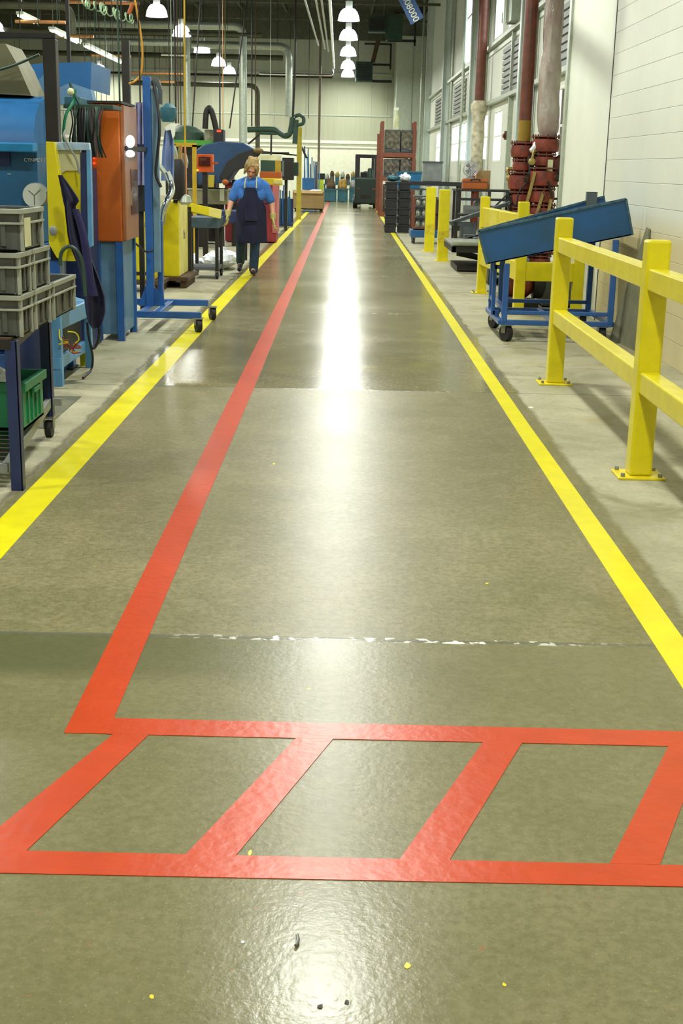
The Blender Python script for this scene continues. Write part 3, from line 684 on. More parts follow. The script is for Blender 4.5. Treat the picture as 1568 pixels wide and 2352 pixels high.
# black tube cart with orange case and fan
CXk, CYk = 2.72, 26.0
t = thing('shop_cart', 'black tube work cart carrying the orange case near the window wall', 'cart', (CXk, CYk, 0))
x0, x1, y0, y1 = -.52, .55, -.4, .4
for x in (x0, x1):
    for y in (y0, y1): MB().bar((x, y, .13), (x, y, 1.12), .05, .05).build('upright', dark, t)
MB().box(x0-.04, x1+.06, y0-.04, y1+.04, 1.1, 1.14).build('top_shelf', dark, t, bevel=.004)
MB().box(x0, x1, y0, y1, .62, .66).build('middle_shelf', dark, t); MB().box(x0, x1, y0, y1, .15, .19).build('bottom_shelf', redp, t)
m = MB(); m.bar((x0, y0, .95), (x1, y0, .95), .03, .05); m.bar((.1, y0-.02, .7), (.1, y0-.02, 1.1), .06, .03); m.bar((.1, y0, .7), (.45, y0, 1.05), .05, .03); m.build('brace', black, t)
for x in (x0, x1):
    for y in (y0, y1): caster(t, x, y, .055, ang=.2)
t = thing('case', 'orange case lying on top of the black work cart', 'case', (CXk-.17, CYk-.1, 1.141))
MB().box(-.24, .24, -.17, .17, 0, .2).build('body', orange, t, bevel=.015); MB().box(-.25, .25, -.18, .18, .13, .15).build('seam', redp, t); MB().tube([(-.08, -.18, .15), (-.08, -.2, .19), (.08, -.2, .19), (.08, -.18, .15)], .01, 6).build('handle', black, t, smooth=True)
t = thing('fan', 'round silver desk fan standing on the orange case', 'fan', (CXk-.26, CYk-.1, 1.342))
m = MB(); m.lathe([(.1, 0), (.09, .02), (.02, .04)], (0, .02, 0), 16); m.cyl((0, .03, .03), (0, .03, .14), .012, 8); m.build('base', greym, t, smooth=True)
m = MB()
for rr in (.05, .09, .125, .15): m.tube([(rr*math.cos(2*PI*j/24), -.05+.0*rr, .19+rr*math.sin(2*PI*j/24)) for j in range(25)], .005, 5, sm=False)
m.tube([(.15*math.cos(2*PI*j/24), .02, .19+.15*math.sin(2*PI*j/24)) for j in range(25)], .007, 5, sm=False)
for j in range(16): m.bar((0, -.055, .19), (.15*math.cos(2*PI*j/16), -.045, .19+.15*math.sin(2*PI*j/16)), .004, .004)
m.build('guard', clear_f, t, smooth=True)
m = MB()
for j in range(4):
    a = j*PI/2+.3; m.prism([(0.02*math.cos(a), -.02, .19+.02*math.sin(a)), (.12*math.cos(a), -.03, .19+.12*math.sin(a)), (.12*math.cos(a+.9), 0, .19+.12*math.sin(a+.9)), (.03*math.cos(a+.9), -.01, .19+.03*math.sin(a+.9))], (0, .004, 0))
m.build('blade', greym, t)
MB().cyl((0, -.02, .19), (0, .08, .19), .04, 12).build('motor', greym, t, smooth=True)
t = thing('box', 'brown box behind the fan on top of the work cart', 'box', (CXk+.0, CYk+.2, 1.141)); MB().box(-.12, .16, -.1, .16, 0, .36).build('body', card, t)
m = MB()
t = thing('gearbox', 'grey lump of machinery sitting on the middle shelf of the work cart', 'gearbox', (CXk, CYk, .661))
m.lathe([(.12, 0), (.18, .05), (.18, .22), (.08, .3)], (.0, 0, 0), 14); m.box(-.35, -.1, -.15, .15, 0, .16); m.cyl((.1, 0, .1), (.4, 0, .12), .06, 12); m.build('housing', greym, t, smooth=True)
t = thing('gearbox', 'second dark machine part on the bottom shelf of the work cart', 'gearbox', (CXk, CYk, .191))
m = MB(); m.lathe([(.14, 0), (.16, .1), (.1, .3)], (.15, 0, 0), 12); m.box(-.4, -.1, -.2, .2, 0, .3); m.build('housing', grey_d, t, smooth=True)
# orange parts cart on blue dolly
t = thing('parts_cart', 'orange shelved parts cart on a blue dolly, left of the bollards', 'cart', (1.62, 27.2, 0))
for x in (-.2, .24):
    for y in (-.3, .3): MB().bar((x, y, .3), (x, y, .95), .05, .05).build('upright', orange_r, t)
for z in (.3, .52, .74, .94): MB().box(-.2, .24, -.3, .3, z, z+.03).build('shelf', orange_r if z < .5 else grey_d, t)
MB().box(-.25, .3, -.35, .35, .13, .28).build('dolly', blue_m, t, bevel=.01)
for x, y in ((-.18, -.28), (.2, -.28), (-.18, .28), (.2, .28)): caster(t, x, y, .055, top=.125)
for lv, z in enumerate((.331, .551, .771)):
    for i in range(3):
        a = thing('casting', 'grey rounded metal casting on a shelf of the orange parts cart', 'casting', (1.62-.1+.12*i, 27.2-.18, z), 0, 'castings on the orange parts cart')
        MB().lathe([(.04, 0), (.055, .04), (.05, .09), (.03, .12)], (0, 0, 0), 12).build('body', galv, a, smooth=True); MB().cyl((0, 0, .115), (0, 0, .15), .02, 8).build('neck', steel, a, smooth=True)
# black crates in two stacks
def crate(nm, mat_, w_, d_, h_, label, loc, group, rz=0):
    t = thing(nm, label, 'crate', loc, rz, group)
    m = MB().tray(-w_/2, w_/2, -d_/2, d_/2, 0, h_, .012)
    for i in range(1, 6): m.box(-w_/2+w_*i/6-.006, -w_/2+w_*i/6+.006, -d_/2-.008, -d_/2, .02, h_-.05)
    for i in range(1, 5):
        for s_ in (-1, 1): m.box(*sorted((s_*w_/2, s_*(w_/2+.008))), -d_/2+d_*i/5-.006, -d_/2+d_*i/5+.006, .02, h_-.05)
    m.build('body', mat_, t)
    m = MB(); r_ = .02
    m.box(-w_/2-r_, w_/2+r_, -d_/2-r_, -d_/2, h_-.045, h_); m.box(-w_/2-r_, w_/2+r_, d_/2, d_/2+r_, h_-.045, h_)
    m.box(-w_/2-r_, -w_/2, -d_/2, d_/2, h_-.045, h_); m.box(w_/2, w_/2+r_, -d_/2, d_/2, h_-.045, h_); m.build('rim', mat_, t, bevel=.003)
    for s_ in (-1, 1): MB().box(*sorted((s_*(w_/2+.005), s_*(w_/2+r_+.004))), -.06, .06, h_-.075, h_-.052).build('handle', mat_, t)
    return t
c0 = None
for cx, nm in ((1.10, 'left'), (1.42, 'right')):
    for i in range(6):
        lab = 'black plastic crate in the %s stack at the far aisle edge, %s' % (nm, ('at the floor', 'second up', 'third up', 'fourth up', 'fifth up', 'topmost')[i])
        loc = (cx, 31.6+(.1 if nm == 'right' else 0), i*.2)
        if c0 is None: c0 = crate('crate', blackp, .25, .55, .195, lab, loc, 'black crates stacked at the far aisle edge')
        else: dup(c0, loc, random.uniform(-.03, .03), lab)
# bags on the crates
def bag(label, mat_, loc, r, seed, nm='bag', cat='bag', zs=.6):
    rnd = random.Random(seed); m = MB(); m.ell((0, 0, r[2]), r, 20, 12)
    for v in m.v:
        n = Vector((v.x/r[0], v.y/r[1], (v.z-r[2])/r[2]))
        f = 1+.16*math.sin(5*n.x+seed)*math.cos(4*n.y+seed*2)+.1*math.sin(9*n.z+7*n.x+seed); v.x *= f; v.y *= f; v.z = max(0, v.z*f)
    t = thing(nm, label, cat, loc); m.build('body', mat_, t, smooth=True)
    m = MB(); m.cone((0, 0, r[2]*1.7), (r[0]*.3, 0, r[2]*2.4), r[0]*.25, r[0]*.1, 8); m.build('neck', mat_, t, smooth=True); return t
bag('teal plastic bag slumped on the left black crate stack', teal, (1.12, 31.55, 1.2), (.16, .2, .07), 3)
bag('white crumpled bag on top of the right black crate stack', plastic_c, (1.42, 31.6, 1.2), (.14, .18, .09), 5)
# dark table behind, with grey bin, blue bin
t = thing('work_table', 'black topped work table behind the crates and bollards', 'table', (2.1, 33.5, 0))
MB().box(-.7, .9, -.5, .5, 1.1, 1.2).build('top', blackp, t); m = MB()
for x in (-.6, .8):
    for y in (-.4, .4): MB().bar((x, y, 0), (x, y, 1.1), .06, .06).build('leg', dark, t)
for i in range(4):
    a = thing('tray', 'dark tray of small metal parts under the black topped work table', 'tray', (1.85+.45*(i % 2), 33.3, .0+.4*(i//2)), 0, 'dark trays under the black table')
    MB().tray(-.2, .2, -.3, .3, 0, .36).build('body', blackp, a); MB().lathe([(.12, .3), (.14, .37), (.06, .42)], n=10).build('parts', galv, a, smooth=True)
t = thing('bin', 'grey square bin standing on the black topped table', 'bin', (2.2, 33.5, 1.2)); MB().box(-.24, .24, -.2, .2, 0, .5).build('body', greym, t, bevel=.02); MB().box(-.26, .26, -.22, .22, .46, .5).build('rim', grey_d, t)
t = thing('bin', 'bright blue bin standing before the orange rack', 'bin', (1.75, 35.5, 1.0)); m = MB(); m.hexa([(-.34, -.2, 0), (.24, -.2, 0), (.24, .2, 0), (-.34, .2, 0), (-.38, -.25, .42), (.3, -.25, .42), (.3, .25, .42), (-.38, .25, .42)]); m.build('body', pm('bright_blue', (40, 110, 160), .5), t, bevel=.01); MB().box(-.4, .32, -.27, .27, .4, .44).build('rim', teal, t)
t = thing('stand', 'grey steel stand carrying the bright blue bin', 'stand', (1.75, 35.5, 0)); MB().box(-.4, .35, -.25, .25, .95, 1.0).build('top', grey_d, t)
for x in (-.35, .3):
    for y in (-.2, .2): MB().bar((x, y, 0), (x, y, .95), .05, .05).build('leg', grey_d, t)
t = bag('clear plastic bag leaning beside the bright blue bin', plastic_c, (2.22, 35.0, 1.0), (.12, .12, .24), 9)
t = thing('shelf_post', 'grey steel stand under the clear bag', 'stand', (2.22, 35.0, 0)); MB().box(-.13, .13, -.13, .13, .96, 1.0).build('top', grey_d, t); MB().box(-.03, .03, -.03, .03, 0, .96).build('post', grey_d, t)
m = MB()
# ---------------------------------------------------------------- orange rack
def rack(label, x0, x1, y0, y1, H_, levels, grp):
    t = thing('storage_rack', label, 'rack', ((x0+x1)/2, y0, 0)); w_ = (x1-x0)/2; d = y1-y0
    for x in (-w_, w_):
        for y in (0, d): MB().box(x-.05, x+.05, y-.04, y+.04, 0, H_).build('upright', orange_r, t)
    for z in levels:
        MB().box(-w_+.05, w_-.05, -.03, .03, z-.14, z).build('beam', orange_r, t); MB().box(-w_+.05, w_-.05, d-.03, d+.03, z-.14, z).build('beam', orange_r, t)
        MB().box(-w_+.05, w_-.05, .03, d-.03, z-.05, z-.02).build('decking', grey_d, t)
    return t
YR = 42.0; xl = at(872, 400, YR).x; xr_ = at(949, 400, YR).x
rack('tall orange pallet rack filled with dark wrapped bins against the right wall', xl+.05, xr_, YR, YR+1.1, 2.95, (.15, 1.25, 2.0), 'r')
rack('second orange pallet rack seen end on behind the first', xl+.06, xl+1.1, YR+2.2, YR+5.5, 2.7, (.15, 1.25, 2.0), 'r')
k = 0
for lv, z in enumerate((.151, 1.251, 2.001)):
    for i in range(2):
        x = xl+.36+.52*i; hgt = (.85, .55, .7)[lv]
        t = thing('wrapped_bin', '%s dark bin wrapped in clear plastic on the %s level of the orange rack' % (('left', 'right')[i], ('lowest', 'middle', 'top')[lv]), 'bin', (x+.02, YR+.5, z), 0, 'wrapped bins on the orange rack')
        MB().box(-.25, .25, -.42, .42, 0, hgt).build('bin', grey_d if lv else wood, t, bevel=.02)
        m = MB(); m.sheet(lambda u, v: (-.24+.48*u, -.43-.03*abs(math.sin(9*u+5*v)), hgt*.15+hgt*.8*v+.03*math.sin(7*u)), 14, 10, (0, .006, 0)); m.build('plastic_film', pm('smoky_film_%d%d' % (lv, i), ((96, 84, 74), (104, 96, 86), (112, 106, 90))[lv], .2, var=.4, scale=9, bump=.9, bscale=8), t, smooth=True)
t = thing('spray_bottle', 'pale bottle standing on top of the orange rack', 'bottle', (xl+.5, YR+.2, 2.001+.7)); MB().lathe([(.09, 0), (.09, .35), (.04, .45), (.03, .6)], n=12).build('body', cream, t, smooth=True); MB().box(-.1, .05, -.03, .03, .6, .68).build('nozzle', white_p, t)
# hanging aisle sign
p = at(938, 8, 34.0)
t = thing('hanging_sign', 'blue hanging sign with pale numerals tilted at the top edge', 'sign', p)
ang = math.radians(-62)
m = MB(); R_ = Matrix.Rotation(-math.radians(62), 4, 'Y')
L_ = .95; Wd = .36
m.box(-L_/2, L_/2, -.01, .01, -Wd/2, Wd/2)
for v in m.v: v.xyz = Matrix.Rotation(math.radians(60), 3, 'Y') @ v
m.build('board', signb, t)
def signtext(body, size, dz):
    mt = Matrix.Rotation(math.radians(60), 4, 'Y') @ Matrix.Translation((0.02, -.013, dz)) @ Matrix.Rotation(math.radians(90), 4, 'X')
    text(body, size, 'numerals', letter, t, mt, .002)
signtext('86008000', .225, -.02)
m = MB(); m.cyl((-.2, 0, .3), (-.2, 0, ZC-p.z), .006, 6); m.build('hanging_wire', steel, t)
# unit heaters high at the end
def heater(label, px0, py0, px1, py1, Y):
    a, b_ = at(px0, py0, Y), at(px1, py1, Y); t = thing('unit_heater', label, 'unit heater', ((a.x+b_.x)/2, Y, b_.z), 0)
    w_ = (b_.x-a.x)/2; h_ = a.z-b_.z
    MB().box(-w_, w_, 0, .6, 0, h_).build('casing', green_d, t, bevel=.02); m = MB()
    for i in range(7): m.box(-w_+.06, w_-.06, -.03, 0, .08+i*(h_-.16)/7, .08+i*(h_-.16)/7+.05)
    m.build('louvre', dark, t); return t, w_, h_
t, w_, h_ = heater('upper dark green unit heater hung near the top right of the end wall', 846, 38, 886, 74, 57)
m = MB(); m.box(w_, w_+.7, .1, .6, -.3, h_+.1); m.build('duct_box', green_d, t); m = MB(); m.bar((w_+.1, .3, -.3), (w_+1.3, .3, -.3), .08, .1); m.bar((w_+1.25, .3, -.5), (w_+1.25, .3, .6), .08, .08); m.build('bracket', black, t)
for x in (-w_+.1, w_-.1): MB().cyl((x, .3, h_), (x, .3, ZC-t.location.z), .02, 6).build('hanger', steel, t)
t, w_, h_ = heater('lower dark green unit heater beside the farthest aisle lamp', 817, 141, 855, 188, 61.5)
m = MB(); m.bar((w_, .3, h_-.1), (w_+.85, .3, h_-.1), .07, .1); m.bar((w_, .3, .05), (w_+.9, .3, .05), .1, .12); m.bar((w_+.82, .3, h_-.3), (w_+.82, .3, h_+.8), .08, .08); m.bar((w_+.85, .3, h_+.8), (w_-.4, .3, h_+.8), .08, .08); m.build('bracket', black, t)
m = MB(); m.cone((w_+.0, .3, h_), (w_+.22, .3, h_+.95), .1, .1, 12); m.build('flue_pipe', wood, t, smooth=True)
for x in (-w_+.1,): MB().cyl((x, .3, h_), (x, .3, ZC-t.location.z), .02, 6).build('hanger', steel, t)
# ================================================================ LEFT SIDE
# flow rack
t = thing('flow_rack', 'dark blue angle iron rack carrying grey totes at the left edge', 'rack', (-1.9, 6.3, 0))
def loc(p): return (p[0]+1.9, p[1]-6.3)
XL_, XRt = -2.6, -1.515
m0 = MB()
for x, y, cst in ((XRt, 5.78, 0), (-1.64, 6.98, 1), (XL_, 5.78, 0), (XL_, 6.98, 1)):
    a, b_ = loc((x, y)); z0 = .115 if cst else 0
    m = MB(); m.box(a-.028, a+.028, b_-.028, b_-.02, z0, .705); m.box(a+.02, a+.028, b_-.028, b_+.028, z0, .705); m.build('leg', blue_d, t, bevel=.002)
    if cst: caster(t, a, b_, .048, top=.115)
m = MB(); a0, a1 = XL_+1.9, XRt+1.9; DZ = -.055
m.box(a0, a1, -.55, -.5, .665, .705); m.box(a0, a1-.1, .66, .71, .665, .705); m.bar((a1, -.52, .685), (a1-.12, .7, .685), .03, .04); m.box(a0, a0+.03, -.5, .66, .665, .705); m.box(a0, a1-.12, .74, .78, .665, .705); m.build('shelf_frame', dark, t)
MB().hexa([(a0, -.5, .69), (a1-.01, -.5, .69), (a1-.1, .78, .69), (a0, .78, .69), (a0, -.5, .71), (a1-.01, -.5, .71), (a1-.1, .78, .71), (a0, .78, .71)]).build('shelf_deck', wood, t)
# lower sloping roller lane
m = MB(); 
for x in (a0+.02, a1-.06): m.bar((x, -.5, .1), (x-.06, .68, .2), .03, .05)
for y, z in ((-.5, .1), (.68, .2)): m.bar((a0, y, z), (a1-.05, y, z), .03, .04)
m.build('lane_rail', greym, t)
for i in range(9):
    y = -.42+i*.07; z = .105+(y+.5)*.085
    MB().cyl((a0+.04, y, z), (a1-.08, y, z), .02, 10).build('roller', chrome, t, smooth=True)
MB().bar((a0, .68, .2), (a1-.15, .68, .2), .04, .05).build('rear_bar', blue_d, t)
# totes
def tote(label, loc, w_, d_, h_=.2, first=None):
    t = thing('tote', label, 'tote', loc, 0, 'grey stacking totes on the rack')
    m = MB().tray(-w_/2, w_/2, -d_/2, d_/2, 0, h_, .01)
    for i in range(4):
        x = -w_/2+w_*(i+.5)/4; m.box(x-.012, x+.012, -d_/2-.012, -d_/2, .02, h_-.06)
    for i in range(3):
        y = -d_/2+d_*(i+.5)/3
        for s_ in (-1, 1): m.box(*sorted((s_*w_/2, s_*(w_/2+.012))), y-.012, y+.012, .02, h_-.06)
    m.build('body', tote_m, t, bevel=.003)
    m = MB(); r_ = .018
    for z0, z1 in ((h_-.022, h_), (h_-.07, h_-.06)):
        m.box(-w_/2-r_, w_/2+r_, -d_/2-r_, -d_/2, z0, z1); m.box(-w_/2-r_, w_/2+r_, d_/2, d_/2+r_, z0, z1)
        m.box(-w_/2-r_, -w_/2, -d_/2, d_/2, z0, z1); m.box(w_/2, w_/2+r_, -d_/2, d_/2, z0, z1)
    for s_ in (-1, 1):
        for q in (-1, 1): m.box(*sorted((s_*(w_/2), s_*(w_/2+.016))), *sorted((q*d_/2, q*(d_/2-.02))), 0, h_)
    m.build('rim', pm('tote_rim', (146, 150, 134), .45) if 'tote_rim' not in MATS else MATS['tote_rim'], t, bevel=.002)
    m = MB().box(-.06, .06, -d_/2-.014, -d_/2-.01, .05, .12); m.build('label_holder', grey_d, t)
    return t
Z0 = .711
TX = -1.475
def tl(y0, y1, w_, k): return ((TX-w_/2-.02, (y0+y1)/2, Z0+.192*k), w_, y1-y0-.036)
for lab, a_ in (('lower grey tote of the nearest stack, on the rack deck at the left edge', tl(5.83, 6.08, .5, 0)), ('upper grey tote of the nearest stack, at the left edge', tl(5.83, 6.08, .5, 1)),
        ('bottom grey tote of the middle stack on the rack', tl(6.11, 6.46, .5, 0)), ('upper grey tote of the middle stack on the rack', tl(6.11, 6.46, .5, 1)),
        ('topmost grey tote, in front of the blue machine and its dial', tl(5.92, 6.36, .6, 2)), ('single grey tote at the far end of the rack beside the coat', tl(6.5, 7.06, .4, 0))):
    tote(lab, *a_, h_=.19)
t = thing('tag_card', 'pale paper card on the side of the topmost grey tote', 'card', (TX+.0, 6.0, Z0+.384+.02)); MB().box(-.002, .002, -.05, .06, 0, .13).build('card', cream, t)
# green crate with white material on the roller lane
t = crate('crate', green_c, .42, .42, .24, 'green plastic crate holding white film on the lower rack lane', (-1.79, 6.4, .2), None)
m = MB(); m.ell((-.02, -.02, .17), (.17, .17, .1), 18, 10)
for v in m.v: v.z += .02*math.sin(v.x*40)*math.cos(v.y*33); v.z = max(v.z, .02)
t = thing('plastic_film', 'crumpled white film inside the green crate', 'film', (-1.79, 6.4, .212)); m.build('body', plastic_c, t, smooth=True)
# ---------------- blue press machine
t = thing('press_machine', 'big blue industrial machine with dial and blue base behind the totes', 'machine', (-3.0, 9.6, 0))
def W(m, n, mat_, **k): return m.build(n, mat_, t, world=True, **k)
W(MB().box(-5.5, -2.02, 8.75, 8.95, .06, .2).box(-5.5, -2.02, 8.72, 8.98, .33, .52), 'base_beam', blue, bevel=.01)
W(MB().box(-5.4, -2.3, 9.0, 10.38, .05, .9), 'lower_body', blue, bevel=.02)
W(MB().box(-2.12, -2.02, 8.62, 8.72, 0, .62).box(-2.12, -2.02, 9.45, 9.55, 0, .62), 'base_leg', blue)
# side stand with light blue slanted top
P_ = [(-2.0, 8.62, .40), (-1.88, 9.45, .42), (-1.95, 9.5, .66), (-2.02, 8.7, .6)]
W(MB().bar((-1.955, 8.66, 0), (-1.955, 8.66, .5), .06, .06), 'stand_leg', blue_l); W(MB().bar((-1.91, 9.5, 0), (-1.91, 9.5, .5), .05, .05), 'stand_leg', blue_l)
W(MB().box(-2.3, -1.93, 8.62, 9.52, .12, .2), 'stand_shelf', blue_l, bevel=.005)
W(MB().hexa([(-2.3, 8.64, .42), (-1.94, 8.64, .38), (-1.90, 9.5, .38), (-2.3, 9.5, .5), (-2.3, 8.64, .54), (-1.94, 8.64, .5), (-1.90, 9.5, .5), (-2.3, 9.5, .62)]), 'stand_top', blue_l, bevel=.008)
W(MB().box(-2.28, -1.96, 8.68, 9.48, .2, .37), 'stand_cavity', black)
# upper housing with rounded hood
m = MB(); prof = []
for i in range(9):
    a = PI/2*i/8; prof.append((10.0+.55*(1-math.sin(a)) if False else 9.65+.5*(1-math.sin(a)), 1.62+.36*math.cos(a)))
out = [(-2.3, 9.65, 1.62)]+[(-2.3, 9.65+.6*(1-math.cos(PI/2*i/8)), 1.62+.36*math.sin(PI/2*i/8)) for i in range(9)]+[(-2.3, 10.38, 1.98), (-2.3, 10.38, 1.62)]
W(m.prism(out, (-3.2, 0, 0)), 'hood', blue_m, smooth=True)
W(MB().box(-5.5, -2.28, 9.55, 9.7, 1.56, 1.625), 'ledge', pm('bright_ledge', (28, 128, 178), .35), bevel=.01)
W(MB().box(-5.5, -2.3, 9.75, 10.38, .9, 1.62), 'front_panel', pm('teal_panel', (30, 92, 128), .4, var=.1), bevel=.005)
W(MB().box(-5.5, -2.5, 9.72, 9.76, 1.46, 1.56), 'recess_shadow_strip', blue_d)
mt = Matrix.Translation(at(80, 368, 9.73)-t.location) @ Matrix.Rotation(PI/2, 4, 'X'); text('CYNPCTT', .036, 'lettering', letter, t, mt, .001)
mt = Matrix.Translation(at(21, 399, 9.73)-t.location) @ Matrix.Rotation(PI/2, 4, 'X'); text('~', .05, 'lettering', letter, t, mt, .001)
c = at(78, 449, 9.65)
q = W(MB().lathe([(.092, .0), (.092, -.06), (.086, -.075)], (c.x, 9.74, c.z), 28, ax='y'), 'dial_case', greym, smooth=True)
MB().lathe([(.086, -.076), (.086, -.082)], (c.x, 9.74, c.z), 28, ax='y').build('dial_face', dial_m, q, world=True)
m = MB(); cc = Vector((c.x, 9.655, c.z)); m.bar(cc, cc+Vector((0, 0, -.07)), .004, .004); m.bar(cc, cc+Vector((-.04, 0, .035)), .004, .004); m.bar(cc, cc+Vector((.045, 0, .04)), .004, .004); m.build('dial_hand', ink, q, world=True)
m = MB(); m.cyl((c.x+.09, 9.68, c.z+.02), (c.x+.13, 9.68, c.z+.02), .01, 8); m.build('fitting', chrome, q, world=True)
# roof hoods and hopper
def poly(pts, Y): return [at(x, y, Y) for x, y in pts]
W(MB().prism(poly([(50, 150), (100, 145), (210, 142), (208, 206), (160, 190), (125, 205), (80, 195)], 11.2), (0, .9, 0)), 'roof_hood', blue_m)
W(MB().prism(poly([(128, 205), (160, 190), (208, 206), (215, 238), (130, 240)], 11.0), (0, .15, 0)), 'roof_flap', pm('pale_blue_flap', (96, 134, 168), .5))
W(MB().prism(poly([(75, 196), (100, 172), (104, 222), (70, 222)], 10.6), (0, .15, 0)), 'roof_flap', pm('pale_blue_flap2', (88, 140, 182), .5))
h = poly([(0, 100), (12, 100), (42, 152), (72, 220), (0, 216), (-60, 216), (-60, 100)], 10.0)
W(MB().prism(h, (0, .5, 0)), 'feed_hopper', pm('hopper_grey', (112, 110, 78), .6, var=.1))
W(MB().tube([at(0, 160, 9.9), at(40, 147, 9.9), at(90, 125, 9.9)], .01, 6), 'green_cord', green_d)
# ---------------- black portal frame
t = thing('portal_frame', 'tall black square-tube portal frame in front of the blue machine', 'frame', (-2.26, 9.45, 0))
a = at(115, 90, 9.45); W(MB().box(a.x-.046, a.x+.046, 9.4, 9.5, 0, a.z-.0), 'post', dark, bevel=.006)
W(MB().box(-5, a.x+.046, 9.4, 9.5, a.z-.0, a.z+.04), 'top_beam', dark, bevel=.006)
W(MB().box(a.x-.1, a.x+.1, 9.35, 9.55, 0, .015), 'foot_plate', dark)
# ---------------- yellow guard with window frame
t = thing('machine_guard', 'yellow guard column with a pale blue framed window panel', 'machine guard', (-2.15, 9.25, 0))
W(MB().prism(poly([(105, 325), (124, 326), (147, 470), (152, 565), (146, 600), (130, 592), (112, 560)], 9.2), (0, .08, 0)), 'yellow_column', yellow, bevel=.004)
W(MB().prism(poly([(124, 326), (204, 328), (206, 345), (126, 345)], 9.3), (0, .06, 0)), 'frame_top', pm('pale_frame', (170, 196, 220), .3), bevel=.004)  # bright reflection along the frame top put into its pale colour
W(MB().prism(poly([(198, 345), (207, 345), (212, 565), (202, 570)], 9.3), (0, .06, 0)), 'frame_side', blue_l, bevel=.003)
W(MB().prism(poly([(185, 350), (198, 350), (204, 565), (186, 560)], 9.32), (0, .06, 0)), 'frame_inner', blue_d)
W(MB().prism(poly([(124, 345), (184, 345), (184, 392), (150, 392), (140, 400), (130, 400)], 9.34), (0, .04, 0)), 'upper_panel', cream)
W(MB().prism(poly([(130, 392), (184, 392), (186, 540), (190, 600), (140, 600)], 9.36), (0, .04, 0)), 'lower_panel', yellow)
W(MB().tube([at(150, 300, 9.3), at(147, 312, 9.25), at(160, 340, 9.25), at(175, 365, 9.25), at(182, 400, 9.25)], .008, 6), 'cable', greym)
W(MB().box(-2.3, -2.05, 9.25, 9.4, 0, .8), 'pedestal', blue)
c = at(122, 530, 9.15); W(MB().ell(c, (.03, .02, .035), 10, 7), 'switch_box', greym)
# ---------------- coat
rows = [(402, 133, 141), (430, 139, 161), (460, 144, 181), (474, 147, 172), (500, 149, 177), (540, 153, 187), (570, 160, 198), (600, 172, 212), (640, 182, 228), (680, 190, 241), (715, 194, 243), (740, 199, 236), (752, 212, 230)]
def coat(u, v):
    k = v*(len(rows)-1); i = min(int(k), len(rows)-2); f_ = k-i
    y = rows[i][0]*(1-f_)+rows[i+1][0]*f_; a = rows[i][1]*(1-f_)+rows[i+1][1]*f_; b_ = rows[i][2]*(1-f_)+rows[i+1][2]*f_
    p = at(a+(b_-a)*u, y, 8.9); p.y += .035*math.sin(u*9+v*2)*min(1, v*3)-.06*math.sin(PI*u)*v-.0; return p
m = MB(); m.sheet(coat, 24, 40, (0, .03, 0)); t = thing('coat', 'dark navy coat hanging from the yellow guard column', 'coat', (-2.05, 8.9, .7)); m.build('body', navy, t, smooth=True, world=True)
def sleeve(u, v):
    y = 480+200*v; a = 166+40*v+4*math.sin(5*v); p = at(a+14*u+8*u*v, y, 8.83); p.y -= .02*math.sin(PI*u); return p
m = MB(); m.sheet(sleeve, 8, 20, (0, .02, 0)); m.build('sleeve', pm('navy_sleeve', (34, 31, 78), .9, var=.15), t, smooth=True, world=True)
# dark drum with hoses behind the single tote
t = thing('drum', 'dark blue drum with a green hose behind the single grey tote', 'drum', (-2.06, 8.35, 0))
W(MB().lathe([(.09, .0), (.1, .02), (.1, .72), (.085, .86), (.05, .9)], (-2.06, 8.35, 0), 18), 'body', blue_d, smooth=True)
W(MB().tube([at(138, 610, 8.2), at(141, 580, 8.2), at(158, 566, 8.2), at(178, 578, 8.2), at(190, 610, 8.2), at(196, 680, 8.2)], .012, 8), 'hose', green_d, smooth=True)
W(MB().box(-2.15, -2.08, 8.2, 8.25, .76, .8), 'bracket', orange)
# air hoses looping below the coat
t = thing('air_hose', 'black air hose looping to the floor below the coat', 'hose', fl(215, 845))
W(MB().tube([at(200, 740, 8.95), at(204, 775, 8.95), at(212, 800, 8.97), at(222, 792, 9.0), at(228, 765, 9.0), at(226, 742, 9.0)], .009, 8), 'loop', black, smooth=True)
W(MB().tube([at(200, 745, 9.1), at(207, 790, 9.15), at(213, 820, 9.3), fl(209, 850, .012), fl(190, 868, .012)], .008, 8), 'tail', black, smooth=True)
W(MB().box(*sorted((fl(213, 822).x-.01, fl(213, 822).x+.035)), 9.55, 9.6, 0, .1), 'yellow_fitting', yellow)
t = thing('wire_bundle', 'tangle of red and yellow wires on the light blue stand', 'wires', at(165, 785, 8.66))
for i in range(9):
    p0 = at(random.uniform(145, 175), random.uniform(770, 800), 8.6); pts = [p0+Vector((random.uniform(-.04, .04), random.uniform(-.02, .03), random.uniform(-.05, .05))) for _ in range(4)]
    W(MB().tube(pts, .005, 6), 'wire', (redp, yellow, red_bin)[i % 3], smooth=True)
# floor mats / stains
t = struct('trim_18', MB().box(-2.6, -1.72, 7.2, 8.25, 0, .004), pm('dark_mat', (104, 106, 82), .6, var=.2)); 
